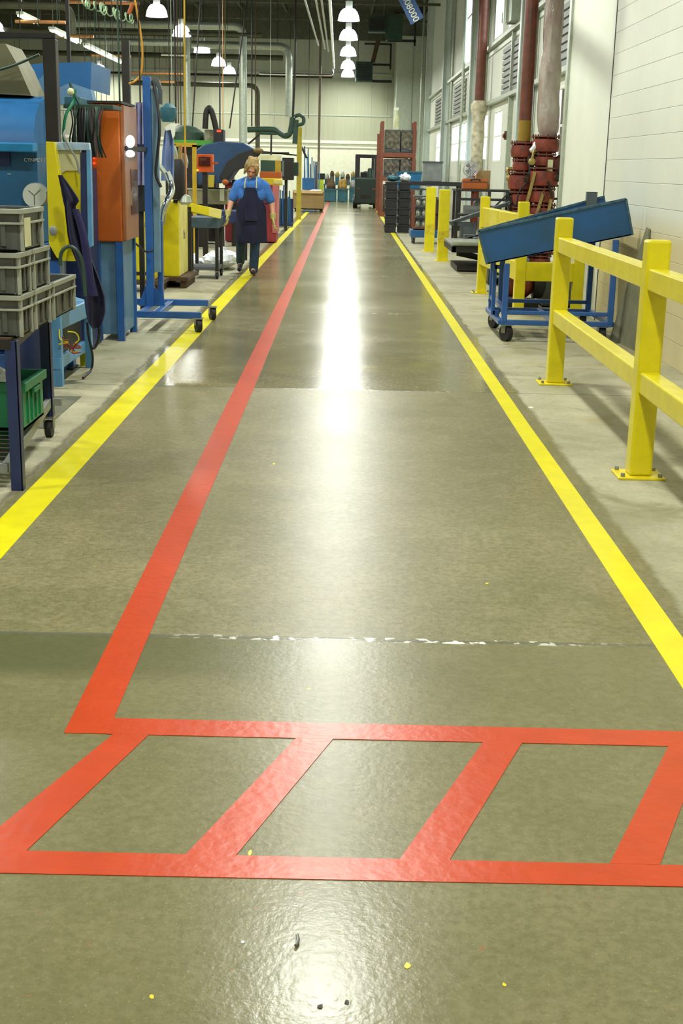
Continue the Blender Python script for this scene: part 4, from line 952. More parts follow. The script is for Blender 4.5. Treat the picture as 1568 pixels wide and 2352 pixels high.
# ---------------- orange control cabinet
OY = 11.0
t = thing('control_cabinet', 'large orange control cabinet on a blue grey base, red lamps on its face', 'cabinet', (-2.0, 11.4, 0))
a0 = at(203, 250, OY).x; a1 = at(275, 300, OY).x; zt = at(275, 238, OY).z; zb = at(275, 556, OY).z
W(MB().box(a0, a1, OY, OY+.7, zb, zt), 'body', orange, bevel=.012)
yd = OY+.7
W(MB().box(a1, a1+.035, OY+.02, yd-.02, zb+.01, zt-.01), 'door', pm('orange_door', (150, 96, 60), .3, var=.1), bevel=.006)
W(MB().box(a1+.03, a1+.04, OY+.28, yd-.06, zb+.22, zb+.6), 'window', brownwin)
W(MB().box(a1+.035, a1+.06, OY+.2, OY+.25, zb+.3, zb+.42), 'handle', chrome)
W(MB().box(a0-.02, a1+.02, OY-.02, yd, zt, zt+.02), 'top_cap', dark)
for i, y in enumerate((352, 363, 375)):
    c = at(216, y, OY-.01); W(MB().cyl(c+Vector((0, .02, 0)), c-Vector((0, .01, 0)), .008, 10), 'indicator_lamp', red_led, smooth=True)
W(MB().prism(poly([(205, 385), (208, 556), (218, 556), (210, 385)], OY-.03), (0, .03, 0)), 'edge_hinge', dark)
W(MB().box(a0+.02, a1-.02, OY+.05, yd, .05, zb), 'base_cabinet', pm('blue_grey_base', (90, 130, 160), .45, var=.15), bevel=.01)
for x_, y_ in ((a0, OY), (a1-.06, OY), (a1-.06, yd-.06), (a0, yd-.06)): W(MB().box(x_, x_+.06, y_, y_+.06, 0, zb), 'base_post', blue)
W(MB().tube([at(295, 545, 11.6), at(318, 565, 11.8), at(335, 578, 12.1), at(352, 575, 12.1)], .009, 6), 'cable', black, smooth=True)
W(MB().prism(poly([(228, 238), (238, 238), (222, 330), (208, 350), (205, 330)], OY-.012), (0, .012, 0)), 'shade_strip', pm('dark_orange_strip', (150, 58, 12), .5), bevel=.002)  # diagonal shading of the cabinet front, laid on as darker orange
# bundled hoses & manifold left of the cabinet
t = thing('hose_manifold', 'dark manifold with bundled hoses between the black frame and the orange cabinet', 'manifold', (-2.25, 10.6, 0))
W(MB().box(-2.5, -2.08, 10.5, 10.9, 0, 1.45), 'column', blue_d)
a_, b_ = at(148, 236, 10.5), at(262, 242, 10.5)
W(MB().box(a_.x, b_.x, 10.45, 10.85, b_.z-.03, b_.z), 'top_plate', green_d, bevel=.004)
W(MB().box(a_.x+.0, a_.x+.12, 10.5, 10.8, b_.z, b_.z+.06), 'valve_block', teal, bevel=.005)
W(MB().box(a_.x+.08, b_.x-.2, 10.55, 10.8, b_.z-.4, b_.z-.03), 'block', black)
for i in range(14):
    x = a_.x+.06+i*.02; r_ = random.uniform(.006, .011)
    W(MB().tube([(x, 10.42, b_.z-.02), (x+random.uniform(-.03, .03), 10.38, b_.z-.14), (x+random.uniform(-.03, .03), 10.4, b_.z-.28), (x+random.uniform(-.02, .02), 10.45, b_.z-.4)], r_, 6), 'hose', (black, dark, grey_d, green_d)[i % 4], smooth=True)
W(MB().tube([at(172, 205, 10.4), at(168, 235, 10.4), at(152, 262, 10.35), at(146, 300, 10.35), at(148, 330, 10.4)], .012, 8), 'green_hose', green_c, smooth=True)
W(MB().tube([at(160, 190, 10.4), at(170, 215, 10.4), at(183, 240, 10.4)], .01, 8), 'cord', green_d, smooth=True)
c = at(163, 211, 10.4); W(MB().ell(c, .03, 12, 8), 'gland', cream, smooth=True)
# ---------------- blue T frame stand on casters
t = thing('tool_stand', 'blue steel T-shaped post stand on casters at the left edge of the aisle', 'stand', (-1.8, 12.2, 0))
Y0, Y1 = 11.72, 12.72
lx0, lx1 = at(245, 712, Y0).x, at(455, 720, Y0).x
W(MB().bar((lx0, Y0, .155), (lx1+.03, Y0, .155), .06, .06), 'front_base_bar', blue, bevel=.006)
W(MB().bar((-2.3, Y1, .165), (at(478, 697, Y1).x, Y1, .165), .06, .06), 'rear_base_bar', blue, bevel=.006)
W(MB().bar((-1.86, Y0, .155), (-1.86, Y1, .155), .06, .06).bar((-1.72, Y0, .155), (-1.72, Y1, .155), .06, .06), 'cross_bar', blue, bevel=.006)
px_ = at(341, 400, 12.2).x; zt = at(341, 176, 12.2).z
W(MB().box(px_-.035, px_+.035, 12.16, 12.24, .18, zt), 'main_post', blue, bevel=.006)
W(MB().box(px_+.036, px_+.1, 12.2, 12.24, .5, zt-.1), 'channel', pm('grey_blue', (104, 140, 160), .4), bevel=.004)
x2 = at(368, 560, 12.3).x
W(MB().box(x2-.025, x2+.025, 12.26, 12.34, .18, .98), 'short_post', blue, bevel=.006)
W(MB().prism([(px_-.12, 12.2, .18), (x2+.05, 12.2, .18), (x2+.02, 12.2, .42), (px_+.1, 12.2, .3), (px_-.03, 12.2, .42)], (0, .012, 0)), 'gusset', blue)
W(MB().bar(at(315, 340, 12.2), at(338, 340, 12.2), .05, .07), 'arm', blue_d)
W(MB().prism(poly([(350, 178), (364, 182), (372, 205), (372, 240), (362, 238), (360, 200), (350, 196)], 12.22), (0, .05, 0)), 'head_bracket', grey_d)
W(MB().tube([at(352, 190, 12.2), at(362, 240, 12.15), at(366, 300, 12.1), at(362, 350, 12.1), at(358, 400, 12.1), at(370, 430, 12.1)], .014, 8), 'cable', black, smooth=True)
for x, y in ((lx0+.03, Y0), (lx1, Y0), (-1.31, Y1), (-2.2, Y1)): caster(t, x+1.8, y-12.2, .062, top=.128, ang=.4, w_=.045)
t = thing('glare_blob', 'glowing white blobs on a black arm, added for the glare on the orange cabinet door', 'glare', at(300, 335, 10.9))
W(MB().ell(at(299, 325, 10.9), (.038, .03, .05), 12, 8), 'bulb', glow, smooth=True)  # glowing blobs stand in for a white reflection on the cabinet door
W(MB().ell(at(299, 353, 10.9), (.038, .03, .028), 12, 8), 'bulb', glow, smooth=True)
W(MB().bar(at(290, 341, 10.9), at(336, 343, 12.2), .03, .035), 'arm', black)
t = thing('curtain', 'lilac grey curtain strip hanging left of the blue post', 'curtain', at(322, 440, 12.9))
W(MB().sheet(lambda u, v: (lambda p: (p.x, p.y+.03*math.sin(u*14), p.z))(at(311+22*u, 235+190*v, 12.9)), 14, 8, (0, .01, 0)), 'cloth', lilac, smooth=True)
W(MB().cyl(at(322, 236, 12.9), Vector((at(322, 236, 12.9).x, 12.9, ZC)), .008, 6), 'cord', dark)
t = thing('control_box', 'black control box behind the lower part of the blue post', 'control box', (at(324, 484, 13.0).x, 13.0, 0))
W(MB().prism(poly([(314, 420), (335, 420), (335, 486), (314, 486)], 13.0), (0, .2, 0)), 'body', black, bevel=.008)
W(MB().bar((at(324, 484, 13.1).x, 13.1, 0), at(324, 486, 13.1), .05, .05), 'post', dark)
# chrome hose with clamp
t = thing('chrome_hose', 'shiny chrome flexible hose hanging beside the blue stand', 'hose', at(380, 500, 12.6))
W(MB().tube([at(383, 395, 12.6), at(392, 418, 12.6), at(394, 440, 12.55), at(384, 462, 12.5), at(375, 485, 12.5), at(371, 515, 12.5)], .032, 12), 'hose', chrome, smooth=True)
W(MB().tube([at(366, 380, 12.6), at(378, 396, 12.6), at(388, 408, 12.6)], .024, 8), 'fitting', galv, smooth=True)
W(MB().tube([at(370, 515, 12.5), at(366, 545, 12.5), at(356, 575, 12.4)], .012, 8), 'tail', black, smooth=True)
# hanging shirt
t = thing('hanging_shirt', 'pale lilac blue work shirt with white collar hanging by the stand', 'shirt', at(388, 330, 13.5))
def shirt(u, v):
    y = 290+125*v; w_ = 17+9*min(1, v*2.2)+3*v; p = at(388-w_/2+w_*u-4*v, y, 13.5); p.y += .03*math.sin(u*11)-.05*math.sin(PI*u); return p
W(MB().sheet(shirt, 18, 20, (0, .05, 0)), 'body', pm('lilac_blue', (118, 140, 190), .9, var=.2, scale=6), smooth=True)
W(MB().prism(poly([(378, 292), (392, 283), (414, 284), (402, 292), (400, 312), (396, 318), (392, 298), (380, 300)], 13.4), (0, .05, 0)), 'collar', white_p)
W(MB().cyl(at(390, 262, 13.5), Vector((at(390, 262, 13.5).x, 13.5, ZC)), .006, 6), 'hanging_cord', dark)
c = at(386, 266, 13.5); W(MB().lathe([(.06, -.06), (.09, 0), (.08, .08), (.03, .12)], c, 14), 'hanger_lamp', teal, smooth=True)
W(MB().ell(at(369, 258, 13.5), (.035, .03, .045), 12, 8), 'bulb_cover', cream, smooth=True)
# support column with dark motor and fittings
t = thing('pump_unit', 'dark motor and pump on a post above the yellow cabinet', 'pump', (at(400, 430, 15.4).x, 15.4, 0))
W(MB().lathe([(.08, 0), (.115, .06), (.115, .38), (.08, .46)], at(403, 458, 15.4), 16), 'motor', black, smooth=True)
W(MB().lathe([(.04, 0), (.04, 1.05)], (at(403, 455, 17.2).x, 17.1, 0), 12), 'column', dark, smooth=True); W(MB().bar((at(403, 455, 17.2).x, 17.12, 1.04), (at(403, 455, 15.4).x, 15.4, 1.07), .05, .04), 'bracket', dark)
for i, (x, c_) in enumerate(((418, orange_p), (428, orange_p), (409, galv), (414, brass))):
    W(MB().tube([at(x, 462, 15.5), at(x+random.uniform(-2, 2), 410, 15.5), at(x-2, 360, 15.5), at(x-6+random.uniform(-6, 6), 335, 15.5)], .012 if i < 2 else .02, 8), 'pipe', c_, smooth=True)
W(MB().lathe([(.05, 0), (.08, .03), (.06, .1), (.02, .12)], at(425, 470, 15.4), 12), 'valve', galv, smooth=True)
W(MB().prism(poly([(405, 350), (425, 352), (430, 372), (428, 386), (412, 384)], 15.6), (0, .12, 0)), 'actuator', galv)
# ---------------- yellow cabinets on skids
for (xa, xb, Y, dd, lab, mk) in ((376, 412, 16.0, .9, 'bright yellow cabinet with pale side on a brown skid beside the aisle', 1), (290, 352, 15.4, .5, 'second yellow cabinet seen behind the blue stand post', 0)):
    a, b_ = at(xa, 655, Y), at(xb, 655, Y); zt = at(xb, 462, Y).z
    t = thing('yellow_cabinet', lab, 'cabinet', ((a.x+b_.x)/2, Y+dd/2, .14))
    W(MB().box(a.x, b_.x, Y, Y+dd, .14, zt), 'body', yellow, bevel=.01)
    if mk:
        W(MB().box(b_.x, b_.x+.006, Y+.01, Y+dd-.01, .15, zt-.01), 'lit_side', pale_y)  # paler sheet puts the brighter lit side into the colour
        mt = Matrix.Translation(Vector((b_.x+.008, Y+.5, .63))-t.location) @ Matrix.Rotation(PI/2, 4, 'Z') @ Matrix.Rotation(PI/2, 4, 'X'); text('Mc', .17, 'lettering', greym, t, mt, .001)
    else:
        mt = Matrix.Translation(at(325, 517, Y-.01)-t.location) @ Matrix.Rotation(PI/2, 4, 'X'); text('MAC', .05, 'lettering', dark, t, mt, .001)
        W(MB().box(a.x+.02, b_.x-.02, Y-.008, Y, .2, .24), 'vent', dark)
    s_ = thing('skid', 'brown %s under the %s yellow cabinet' % (('wheeled dolly', 'nearer') if mk else ('timber skid', 'second')), 'skid', ((a.x+b_.x)/2, Y+dd/2, 0)); t, t_ = s_, t
    W(MB().box(a.x-.05, b_.x+.12, Y-.05, Y+dd+.1, .09, .14), 'deck', wood, bevel=.004)
    for x in (a.x, b_.x+.05): W(MB().box(x-.04, x+.04, Y, Y+dd, 0, .09), 'runner', wood)
# ---------------- yellow beam, grey cart, bag
t = thing('yellow_beam', 'yellow sloping safety beam reaching from the cabinet to the cart', 'beam', at(465, 480, 17.2))
p, q = at(430, 475, 16.9), at(503, 492, 17.3); W(MB().bar(p, q, .08, .11), 'beam', yellow, bevel=.006)
mm = p.lerp(q, .62); W(MB().bar(mm, q+Vector((.004, 0, 0)), .086, .116), 'bright_sleeve', pale_y, bevel=.004)
W(MB().bar((p.x+.02, p.y, 0), p+Vector((.02, 0, 0)), .06, .06), 'support', dark)
t = thing('tool_cart', 'dark grey steel cart with open lower shelf behind the yellow cabinet', 'cart', (-2.0, 17.6, 0))
x0, x1, y0, y1 = at(440, 560, 17.4).x, at(498, 560, 17.4).x, 17.4, 18.0; zt = at(498, 500, 17.4).z
W(MB().box(x0-.03, x1+.03, y0-.03, y1+.03, zt-.14, zt), 'top_tray', pm('slate', (62, 84, 100), .5), bevel=.006)
for x in (x0, x1):
    for y in (y0, y1): W(MB().bar((x, y, .1), (x, y, zt-.14), .045, .045), 'upright', dark)
W(MB().box(x0-.02, x1+.02, y0-.02, y1+.02, .12, .16), 'lower_shelf', grey_d)
for x in (x0, x1):
    for y in (y0, y1): caster(t, x+2.0, y-17.6, .045, top=.1)
bag('large white plastic bag of scrap on the floor beside the grey cart', plastic_c, (-1.86, 19.2, 0), (.26, .4, .13), 11)
bag('smaller pale plastic bag on the floor under the grey cart', plastic_c, (-2.3, 19.4, 0), (.22, .25, .08), 13)
# blue machine base behind the worker's left
t = thing('bench', 'dark blue steel bench behind the yellow beam', 'bench', (-2.0, 20.6, 0))
a, b_ = at(500, 495, 20.5), at(545, 520, 20.5)
W(MB().box(-2.5, b_.x+.15, 20.4, 21.2, .62, .8), 'top', blue_d, bevel=.01)
for x in (-2.45, b_.x+.08):
    for y in (20.45, 21.1): W(MB().box(x-.03, x+.03, y-.03, y+.03, 0, .62), 'leg', dark)
# grey low bin wall and red bins
def simple(nm, lab, cat, parts, base):
    t = thing(nm, lab, cat, base)
    for (n_, c_, x0, x1, y0, y1, z0, z1) in parts: MB().box(x0, x1, y0, y1, z0, z1).build(n_, c_, t, world=True, bevel=.006)
    return t
def pxbox(xa, ya, xb, yb, Y): a, b_ = at(xa, ya, Y), at(xb, yb, Y); return a.x, b_.x, b_.z, a.z
x0, x1, z0, z1 = pxbox(432, 432, 522, 470, 24)
t = simple('parts_bin', 'long grey beige metal bin behind the yellow beam', 'bin', [('body', pm('beige_metal', (150, 146, 116), .5), x0, x1, 24, 24.8, z0, z1), ('rim', galv, x0-.02, x1+.02, 23.98, 24.82, z1-.03, z1), ('pillar', dark, x0+.1, x0+.25, 24.3, 24.5, 0, z0), ('pillar', dark, x1-.25, x1-.1, 24.3, 24.5, 0, z0)], ((x0+x1)/2, 24.4, 0))
x0, x1, z0, z1 = pxbox(503, 434, 513, 462, 23.8)
o = MB().box(x0, x1, 23.93, 23.96, z0, z1).build('paper_sheet', white_p); tag(o, 'white paper sheet taped on the grey beige bin', 'paper')
x0, x1, z0, z1 = pxbox(516, 418, 560, 460, 26)
simple('bin', 'dark red bin behind the worker on the left side', 'bin', [('body', red_bin, x0, x1+.2, 26, 26.6, 0.02, z1), ('rim', brownwin, x0-.03, x1+.23, 25.97, 26.63, z1-.06, z1)], ((x0+x1)/2, 26.3, .02))
x0, x1, z0, z1 = pxbox(606, 424, 634, 520, 26)
simple('bin', 'tall dark red bin just right of the worker', 'bin', [('body', red_bin, x0-.2, x1, 26, 26.8, .02, z1), ('rim', pm('pink_rim', (196, 110, 104), .5), x1-.08, x1+.02, 25.98, 26.82, .2, z1)], (x0, 26.4, .02))
x0, x1, z0, z1 = pxbox(610, 410, 646, 424, 26.2)
simple('tray', 'yellow tray on top of the tall red bin', 'tray', [('body', yellow, x0-.1, x1, 26.1, 26.7, z1-.13, z1), ('pad', pale_y, x1-.15, x1+.01, 26.08, 26.5, z1-.1, z1-.02)], (x0, 26.4, z0))
x0, x1, z0, z1 = pxbox(596, 394, 645, 411, 27.5)
simple('tray', 'orange red tray behind the yellow tray', 'tray', [('body', orange, x0, x1, 27.5, 28.0, z0, z1), ('leg', dark, x0+.1, x0+.15, 27.6, 27.7, 0, z0), ('leg', dark, x1-.15, x1-.1, 27.6, 27.7, 0, z0)], (x0, 27.7, 0))
x0, x1, z0, z1 = pxbox(598, 368, 648, 395, 29)
simple('machine', 'dark green machine head behind the worker with a yellow stripe', 'machine', [('body', green_d, x0, x1, 29, 29.8, z0-.1, z1), ('stripe', pm('ochre', (160, 130, 20), .5), x1-.16, x1-.03, 28.98, 29, z0, z1), ('column', dark, x0+.2, x1-.2, 29.2, 29.6, 0, z0-.1), ('hood', cream, x0-.05, x1-.05, 29.0, 29.6, z1, z1+.12)], ((x0+x1)/2, 29.4, 0))
x0, x1, z0, z1 = pxbox(648, 362, 668, 414, 31)
simple('machine', 'dark upright cabinet raised on a post left of the yellow jib post', 'cabinet', [('body', dark, x0, x1+.05, 31, 31.6, z0, z1), ('panel', green_d, x0+.05, x1+.16, 31.2, 31.7, z0+.1, z1-.1), ('post', dark, x0+.05, x0+.12, 31.2, 31.3, 0, z0)], (x0, 31.3, 0))
# blue frames right of the red bin
t = thing('rod_rack', 'rack of blue steel rods standing between the red bin and the cardboard box', 'rack', (-1.75, 33, 0))
for i in range(9):
    x = at(640+i*3.4, 470, 33).x; W(MB().bar((x, 33+.1*(i % 3), .05), (x+random.uniform(-.04, .04), 33+.1*(i % 3), random.uniform(.75, 1.1)), .03, .03), 'rod', (blue_m, teal, blue)[i % 3])
W(MB().box(at(638, 500, 33).x, at(672, 500, 33).x, 32.9, 33.5, .03, .1), 'base', blue_d)
W(MB().box(at(638, 500, 33).x, at(672, 500, 33).x, 33.3, 33.34, .1, .7), 'back_plate', blue_d)
t = thing('rod_rack', 'bundle of upright blue rods behind the cardboard box', 'rack', (-1.9, 48, 0))
for i in range(12):
    x = at(698+i*3.0, 430, 48).x; W(MB().bar((x, 48+.1*(i % 3), .05), (x+random.uniform(-.06, .06), 48+.1*(i % 3), 2.1-.07*i+random.uniform(-.2, .2)), .04, .04), 'rod', (blue_m, blue_d, teal, blue_l)[i % 4])
W(MB().box(at(694, 430, 48).x, at(722, 430, 48).x, 47.8, 48.4, .03, 1.1), 'base', blue_m)
x0, x1, z0, z1 = pxbox(723, 371, 731, 440, 50); simple('post', 'grey square post behind the cardboard box', 'post', [('post', greym, x0, x1, 50, 50.1, 0, z1)], (x0, 50, 0))
x0, x1, z0, z1 = pxbox(730, 412, 742, 440, 49)
simple('post', 'lime yellow post with a black box on top beside the cardboard box', 'post', [('post', pm('lime', (196, 214, 30), .5), x0, x1, 49, 49.2, 0, z1), ('monitor', black, x0, x1+.05, 49, 49.3, z1, z1+.22)], (x0, 49, 0))
# cardboard box on pallet
x0, x1, z0, z1 = pxbox(672, 437, 743, 482, 44.6)
t = thing('pallet', 'dark low pallet under the cardboard box in the aisle', 'pallet', ((x0+x1)/2, 45.1, 0))
W(MB().box(x0+.05, x1-.03, 44.7, 45.6, .08, .11), 'deck', dark); W(MB().box(x0+.08, x0+.2, 44.7, 45.6, 0, .08).box(x1-.15, x1-.05, 44.7, 45.6, 0, .08), 'block', dark)
t = thing('cardboard_box', 'large brown cardboard box standing at the left edge of the far aisle', 'box', ((x0+x1)/2, 45.1, .112))
W(MB().tray(x0, x1, 44.6, 45.7, .112, z1, .02), 'body', card, bevel=.01)
W(MB().prism([(x0, 44.62, z1), (x1, 44.62, z1), (x1-.05, 44.5, z1-.09), (x0+.05, 44.5, z1-.09)], (0, .01, .004)), 'flap', card)
W(MB().sheet(lambda u, v: (x0+.1+(x1-x0-.2)*u, 44.8+.7*v, z1-.05+.06*math.sin(7*u+3*v)), 12, 6, (0, 0, .02)), 'paper_filling', white_p, smooth=True)
# far teal tubs with parts
k = 0
for (xa, xb, Y, lab) in ((745, 772, 58, 'left'), (775, 798, 58, 'middle'), (802, 822, 58, 'right')):
    x0, x1, z0, z1 = pxbox(xa, 433, xb, 455, Y)
    t = thing('tub', '%s teal tub of parts before the far end wall' % lab, 'tub', ((x0+x1)/2, Y+.4, .02), 0, 'teal tubs at the end wall')
    W(MB().tray(x0, x1, Y, Y+.8, .02, z1, .03), 'body', teal, bevel=.01)
    W(MB().box(x0-.03, x1+.03, Y-.03, Y, z1-.06, z1), 'rim', teal)
    rn = random.Random(k); k += 1; m = MB()
    for i in range(14): m.lathe([(.03, 0), (.12, .1), (.12, .25), (.04, .35)], (rn.uniform(x0+.12, x1-.12), Y+rn.uniform(.1, .6), z1-.25+rn.uniform(0, .35)), 8)
    tag(W(m, 'loose_parts', (greym, wood, pm('ochre2', (150, 120, 40), .6))[k % 3], smooth=True), kind='stuff')
m = MB()
for i in range(7):
    x0, x1, z0, z1 = pxbox(745+i*12, 415, 755+i*12, 440, 61)
    t = thing('part_bin', 'grey green bin heaped with parts on a bench at the end wall', 'bin', ((x0+x1)/2, 61.2, .75), 0, 'bins at the end wall'); hh = random.uniform(.3, .5)
    W(MB().box(x0+.01, x1-.01, 61, 61.4, .75, .75+hh*.7), 'body', (green_d, grey_d, teal)[i % 3]); W(MB().lathe([(.09, 0), (.11, .1), (.05, .25)], ((x0+x1)/2, 61.2, .75+hh*.7), 8), 'parts', (galv, wood, brass)[i % 3], smooth=True)
x0, x1, z0, z1 = pxbox(743, 415, 830, 440, 61)
t = thing('bench', 'long low bench along the end wall carrying bins', 'bench', ((x0+x1)/2, 61.3, 0)); W(MB().box(x0, x1, 60.9, 61.6, .7, .748), 'top', teal)
for x in (x0+.05, (x0+x1)/2, x1-.05):
    W(MB().box(x-.04, x+.04, 60.95, 61.05, 0, .7), 'leg', teal)
# ---------------- mid-left machines
t = thing('injection_machine', 'green topped machine with dark hump and red lights on the left', 'machine', (at(440, 330, 25).x, 25.4, 0))
x0, x1, z0, z1 = pxbox(398, 321, 492, 335, 25)
W(MB().box(x0, x1, 25, 26, z0, z1), 'green_top', green_m, bevel=.01)
W(MB().box(x0, x1, 25.2, 25.9, .05, z0), 'body', dark)
W(MB().lathe([(.38, 0), (.36, .15), (.2, .25), (.05, .28)], (at(425, 318, 25.4).x, 25.5, z1), 16), 'hump', green_d, smooth=True)
x0, x1, z0, z1 = pxbox(468, 297, 490, 324, 25); W(MB().box(x0, x1, 25.1, 25.5, z0, z1), 'beige_box', pm('khaki', (140, 140, 110), .5), bevel=.01)
x0, x1, z0, z1 = pxbox(490, 297, 513, 332, 24.9); W(MB().box(x0, x1, 24.9, 25.3, z0-.3, z1), 'dark_box', black, bevel=.01)
for x in (500, 505): c = at(x, 301, 24.88); W(MB().cyl(c, c+Vector((0, .02, 0)), .02, 8), 'red_lamp', red_led)
W(MB().tube([at(471, 296, 25), at(473, 262, 25), at(478, 249, 25), at(484, 252, 25), at(490, 270, 25), at(497, 300, 25)], .055, 12), 'bent_duct', dark, smooth=True)
W(MB().tube([at(422, 80, 30), at(423, 100, 30)], .02, 6), 'stub', galv)
t = thing('mixer_hood', 'big dark blue hood with a black chute behind the worker', 'machine', (at(520, 370, 23).x, 23.2, 0))
W(MB().prism(poly([(450, 345), (468, 332), (505, 325), (560, 328), (590, 345), (572, 372), (545, 385), (520, 420), (455, 425)], 23.0), (0, .8, 0)), 'hood', pm('dark_machine_blue', (26, 62, 98), .45), bevel=.02)
W(MB().prism(poly([(520, 372), (548, 352), (580, 342), (600, 350), (572, 382), (540, 392), (515, 415), (502, 408)], 22.8), (0, .15, 0)), 'chute', black, bevel=.01)
for x_ in (458, 535): W(MB().box(at(x_, 425, 25).x, at(x_, 425, 25).x+.1, 24.7, 24.8, 0, at(520, 415, 23).z), 'leg', dark)
W(MB().box(at(458, 425, 25).x, at(540, 425, 25).x, 23.7, 24.85, at(520, 415, 23).z, at(520, 415, 23).z+.1), 'rear_deck', blue_d)
W(MB().ell(at(517, 418, 22.7), (.06, .05, .05), 10, 6), 'orange_knob', orange, smooth=True)
W(MB().ell(at(593, 346, 22.7), (.09, .06, .05), 10, 6), 'top_fitting', pm('umber', (110, 90, 40), .5), smooth=True)
W(MB().cyl(at(467, 412, 22.95), at(486, 412, 22.95), .05, 12), 'gauge', brass); W(MB().prism(poly([(478, 402), (492, 402), (490, 430), (478, 430)], 22.9), (0, .1, 0)), 'yellow_bracket', pm('ochre3', (170, 150, 30), .5))
t = thing('safety_frame', 'yellow square-tube safety frame beside the orange panel', 'frame', (at(445, 400, 20).x, 20, 0))
x0 = at(446, 400, 20).x; zt = at(446, 333, 20).z; x9 = at(396, 333, 20).x
W(MB().box(x0-.03, x0+.03, 20, 20.06, 0, zt), 'post', pm('amber', (196, 160, 10), .5)); W(MB().box(x9, x0+.03, 20, 20.06, zt-.03, zt+.03), 'top_bar', MATS['amber'])
W(MB().box(x9, x9+.05, 20, 20.06, 0, zt), 'post', MATS['amber'])
W(MB().cyl((x0-.14, 20.03, zt), (x0-.1, 20.03, 8.4), .014, 6), 'hanging_cable', MATS['amber'])
t = thing('control_panel', 'orange control panel with red screen beside the yellow frame', 'control panel', at(471, 395, 20.4))
x0, x1, z0, z1 = pxbox(452, 354, 489, 396, 20.4)
W(MB().box(x0, x1, 20.4, 20.55, z0, z1), 'body', pm('orange_bright', (214, 90, 16), .4), bevel=.01); x0, x1, z0, z1 = pxbox(456, 360, 483, 382, 20.38)
W(MB().box(x0, x1, 20.37, 20.4, z0, z1), 'screen', brownwin); W(MB().box(x0+.03, x0+.12, 20.36, 20.37, z1-.06, z1-.02), 'red_label', redp)
c = at(453, 391, 20.36); W(MB().cyl(c, c+Vector((0, .03, 0)), .015, 8), 'lamp', pm('amber_led', (255, 150, 40), .4, emit=(255, 150, 40), es=5, var=.01))
W(MB().bar(at(489, 376, 20.45), at(500, 374, 20.45), .03, .03), 'knob_arm', orange)
xx = at(471, 396, 20.5).x; W(MB().box(xx-.04, xx+.04, 20.45, 20.53, 0, at(471, 396, 20.4).z), 'post', dark)
# yellow jib post with green extraction arm
t = thing('jib_post', 'tall yellow jib post with brackets left of the cardboard box', 'post', (at(687, 430, 38).x, 38, 0))
xx = at(686, 430, 38).x; W(MB().box(xx-.07, xx+.07, 38, 38.14, 0, at(686, 292, 38).z), 'post', pm('dull_yellow', (176, 160, 40), .5, var=.1), bevel=.01)
W(MB().box(xx-.14, xx+.14, 37.93, 38.21, 0, .02), 'base_plate', MATS['dull_yellow'])
W(MB().prism(poly([(694, 335), (705, 360), (708, 363), (702, 364), (693, 345)], 38), (0, .1, 0)), 'gusset', dark)
W(MB().bar(at(600, 348, 38.1), at(692, 358, 38.1), .04, .04), 'side_arm', dark); W(MB().bar(at(600, 352, 38.1), at(664, 352, 38.1), .04, .06), 'side_arm', grey_d)
t = thing('extraction_arm', 'dark green articulated fume hose arm above the far machines', 'extraction arm', at(676, 300, 37))
W(MB().tube([at(568, 298, 37), at(600, 297, 37), at(630, 298, 37), at(643, 306, 37), at(654, 312, 37), at(664, 308, 37), at(669, 292, 37), at(672, 270, 37)], .08, 12), 'hose', green_d, smooth=True)
W(MB().tube([at(594, 305, 37), at(618, 306, 37), at(640, 306, 37)], .05, 10), 'lower_hose', green_d, smooth=True)
W(MB().tube([at(672, 275, 37), at(676, 180, 37), at(678, 96, 37)], .032, 8), 'upright', dark, smooth=True)
W(MB().tube([at(676, 268, 36.9), at(688, 264, 36.9), at(697, 272, 36.9), at(695, 284, 36.9), at(684, 287, 36.9)], .05, 10), 'hook_bend', green_d, smooth=True)
W(MB().bar(at(677, 330, 37), at(680, 275, 37), .14, .1), 'counter_body', green_d); W(MB().bar(at(595, 310, 37), at(565, 335, 37), .05, .05), 'strut', dark); W(MB().bar(at(623, 310, 37), at(622, 360, 37), .05, .05), 'strut', dark)
W(MB().cyl((at(678, 96, 37).x, 37, at(678, 96, 37).z), (at(678, 96, 37).x, 37, ZC-.01), .03, 6), 'ceiling_rod', dark)
# ---------------------------------------------------------------- overhead pipes & ducts (each run its own thing)
def run(lab, pts, Y, r, mat_, br=.3, nm='duct', cat='duct', grp=None, drop=None):
    if nm == 'duct': r *= 1.1
    P = [at(x, y, Y) for x, y in pts]
    if drop is not None: P.append(Vector((P[-1].x, P[-1].y, drop)))
    for i in range(1, len(P)):                # runs are level or plumb
        if abs(P[i].x-P[i-1].x) > abs(P[i].z-P[i-1].z): P[i].z = P[i-1].z
        else: P[i].x = P[i-1].x
    m = MB()
    if len(P) == 2: m.cyl(P[0], P[1], r, 14)
    else: m.bend(P, r, br, 14)
    o = m.build(nm, mat_, smooth=True); tag(o, lab, cat, grp)
    if abs(P[0].z-P[1].z) < .01:
        for k_ in (.12, .5, .88):
            q_ = P[0].lerp(P[1], k_); MB().cyl(q_, Vector((q_.x, q_.y, ZC)), .01, 5).build('hanger', dark, o, world=True)
    else: MB().cyl(P[0], Vector((P[0].x, P[0].y, ZC)), .02, 5).build('hanger', dark, o, world=True)
    return o
run('large grey duct crossing the hall and turning down beside the fourth lamp', [(165, 52), (558, 58), (560, 336)], 47, .125, galv, .35)
run('grey green duct at the top left corner turning down', [(-60, 10), (165, 12), (165, 78)], 30, .07, beamm, .3)
run('pale silver duct crossing behind the big duct and turning down', [(440, 102), (664, 104), (668, 268)], 50, .12, galv, .4)
run('pale vertical duct rising behind the yellow frame', [(428, 84), (428, 320)], 48, .12, galv)
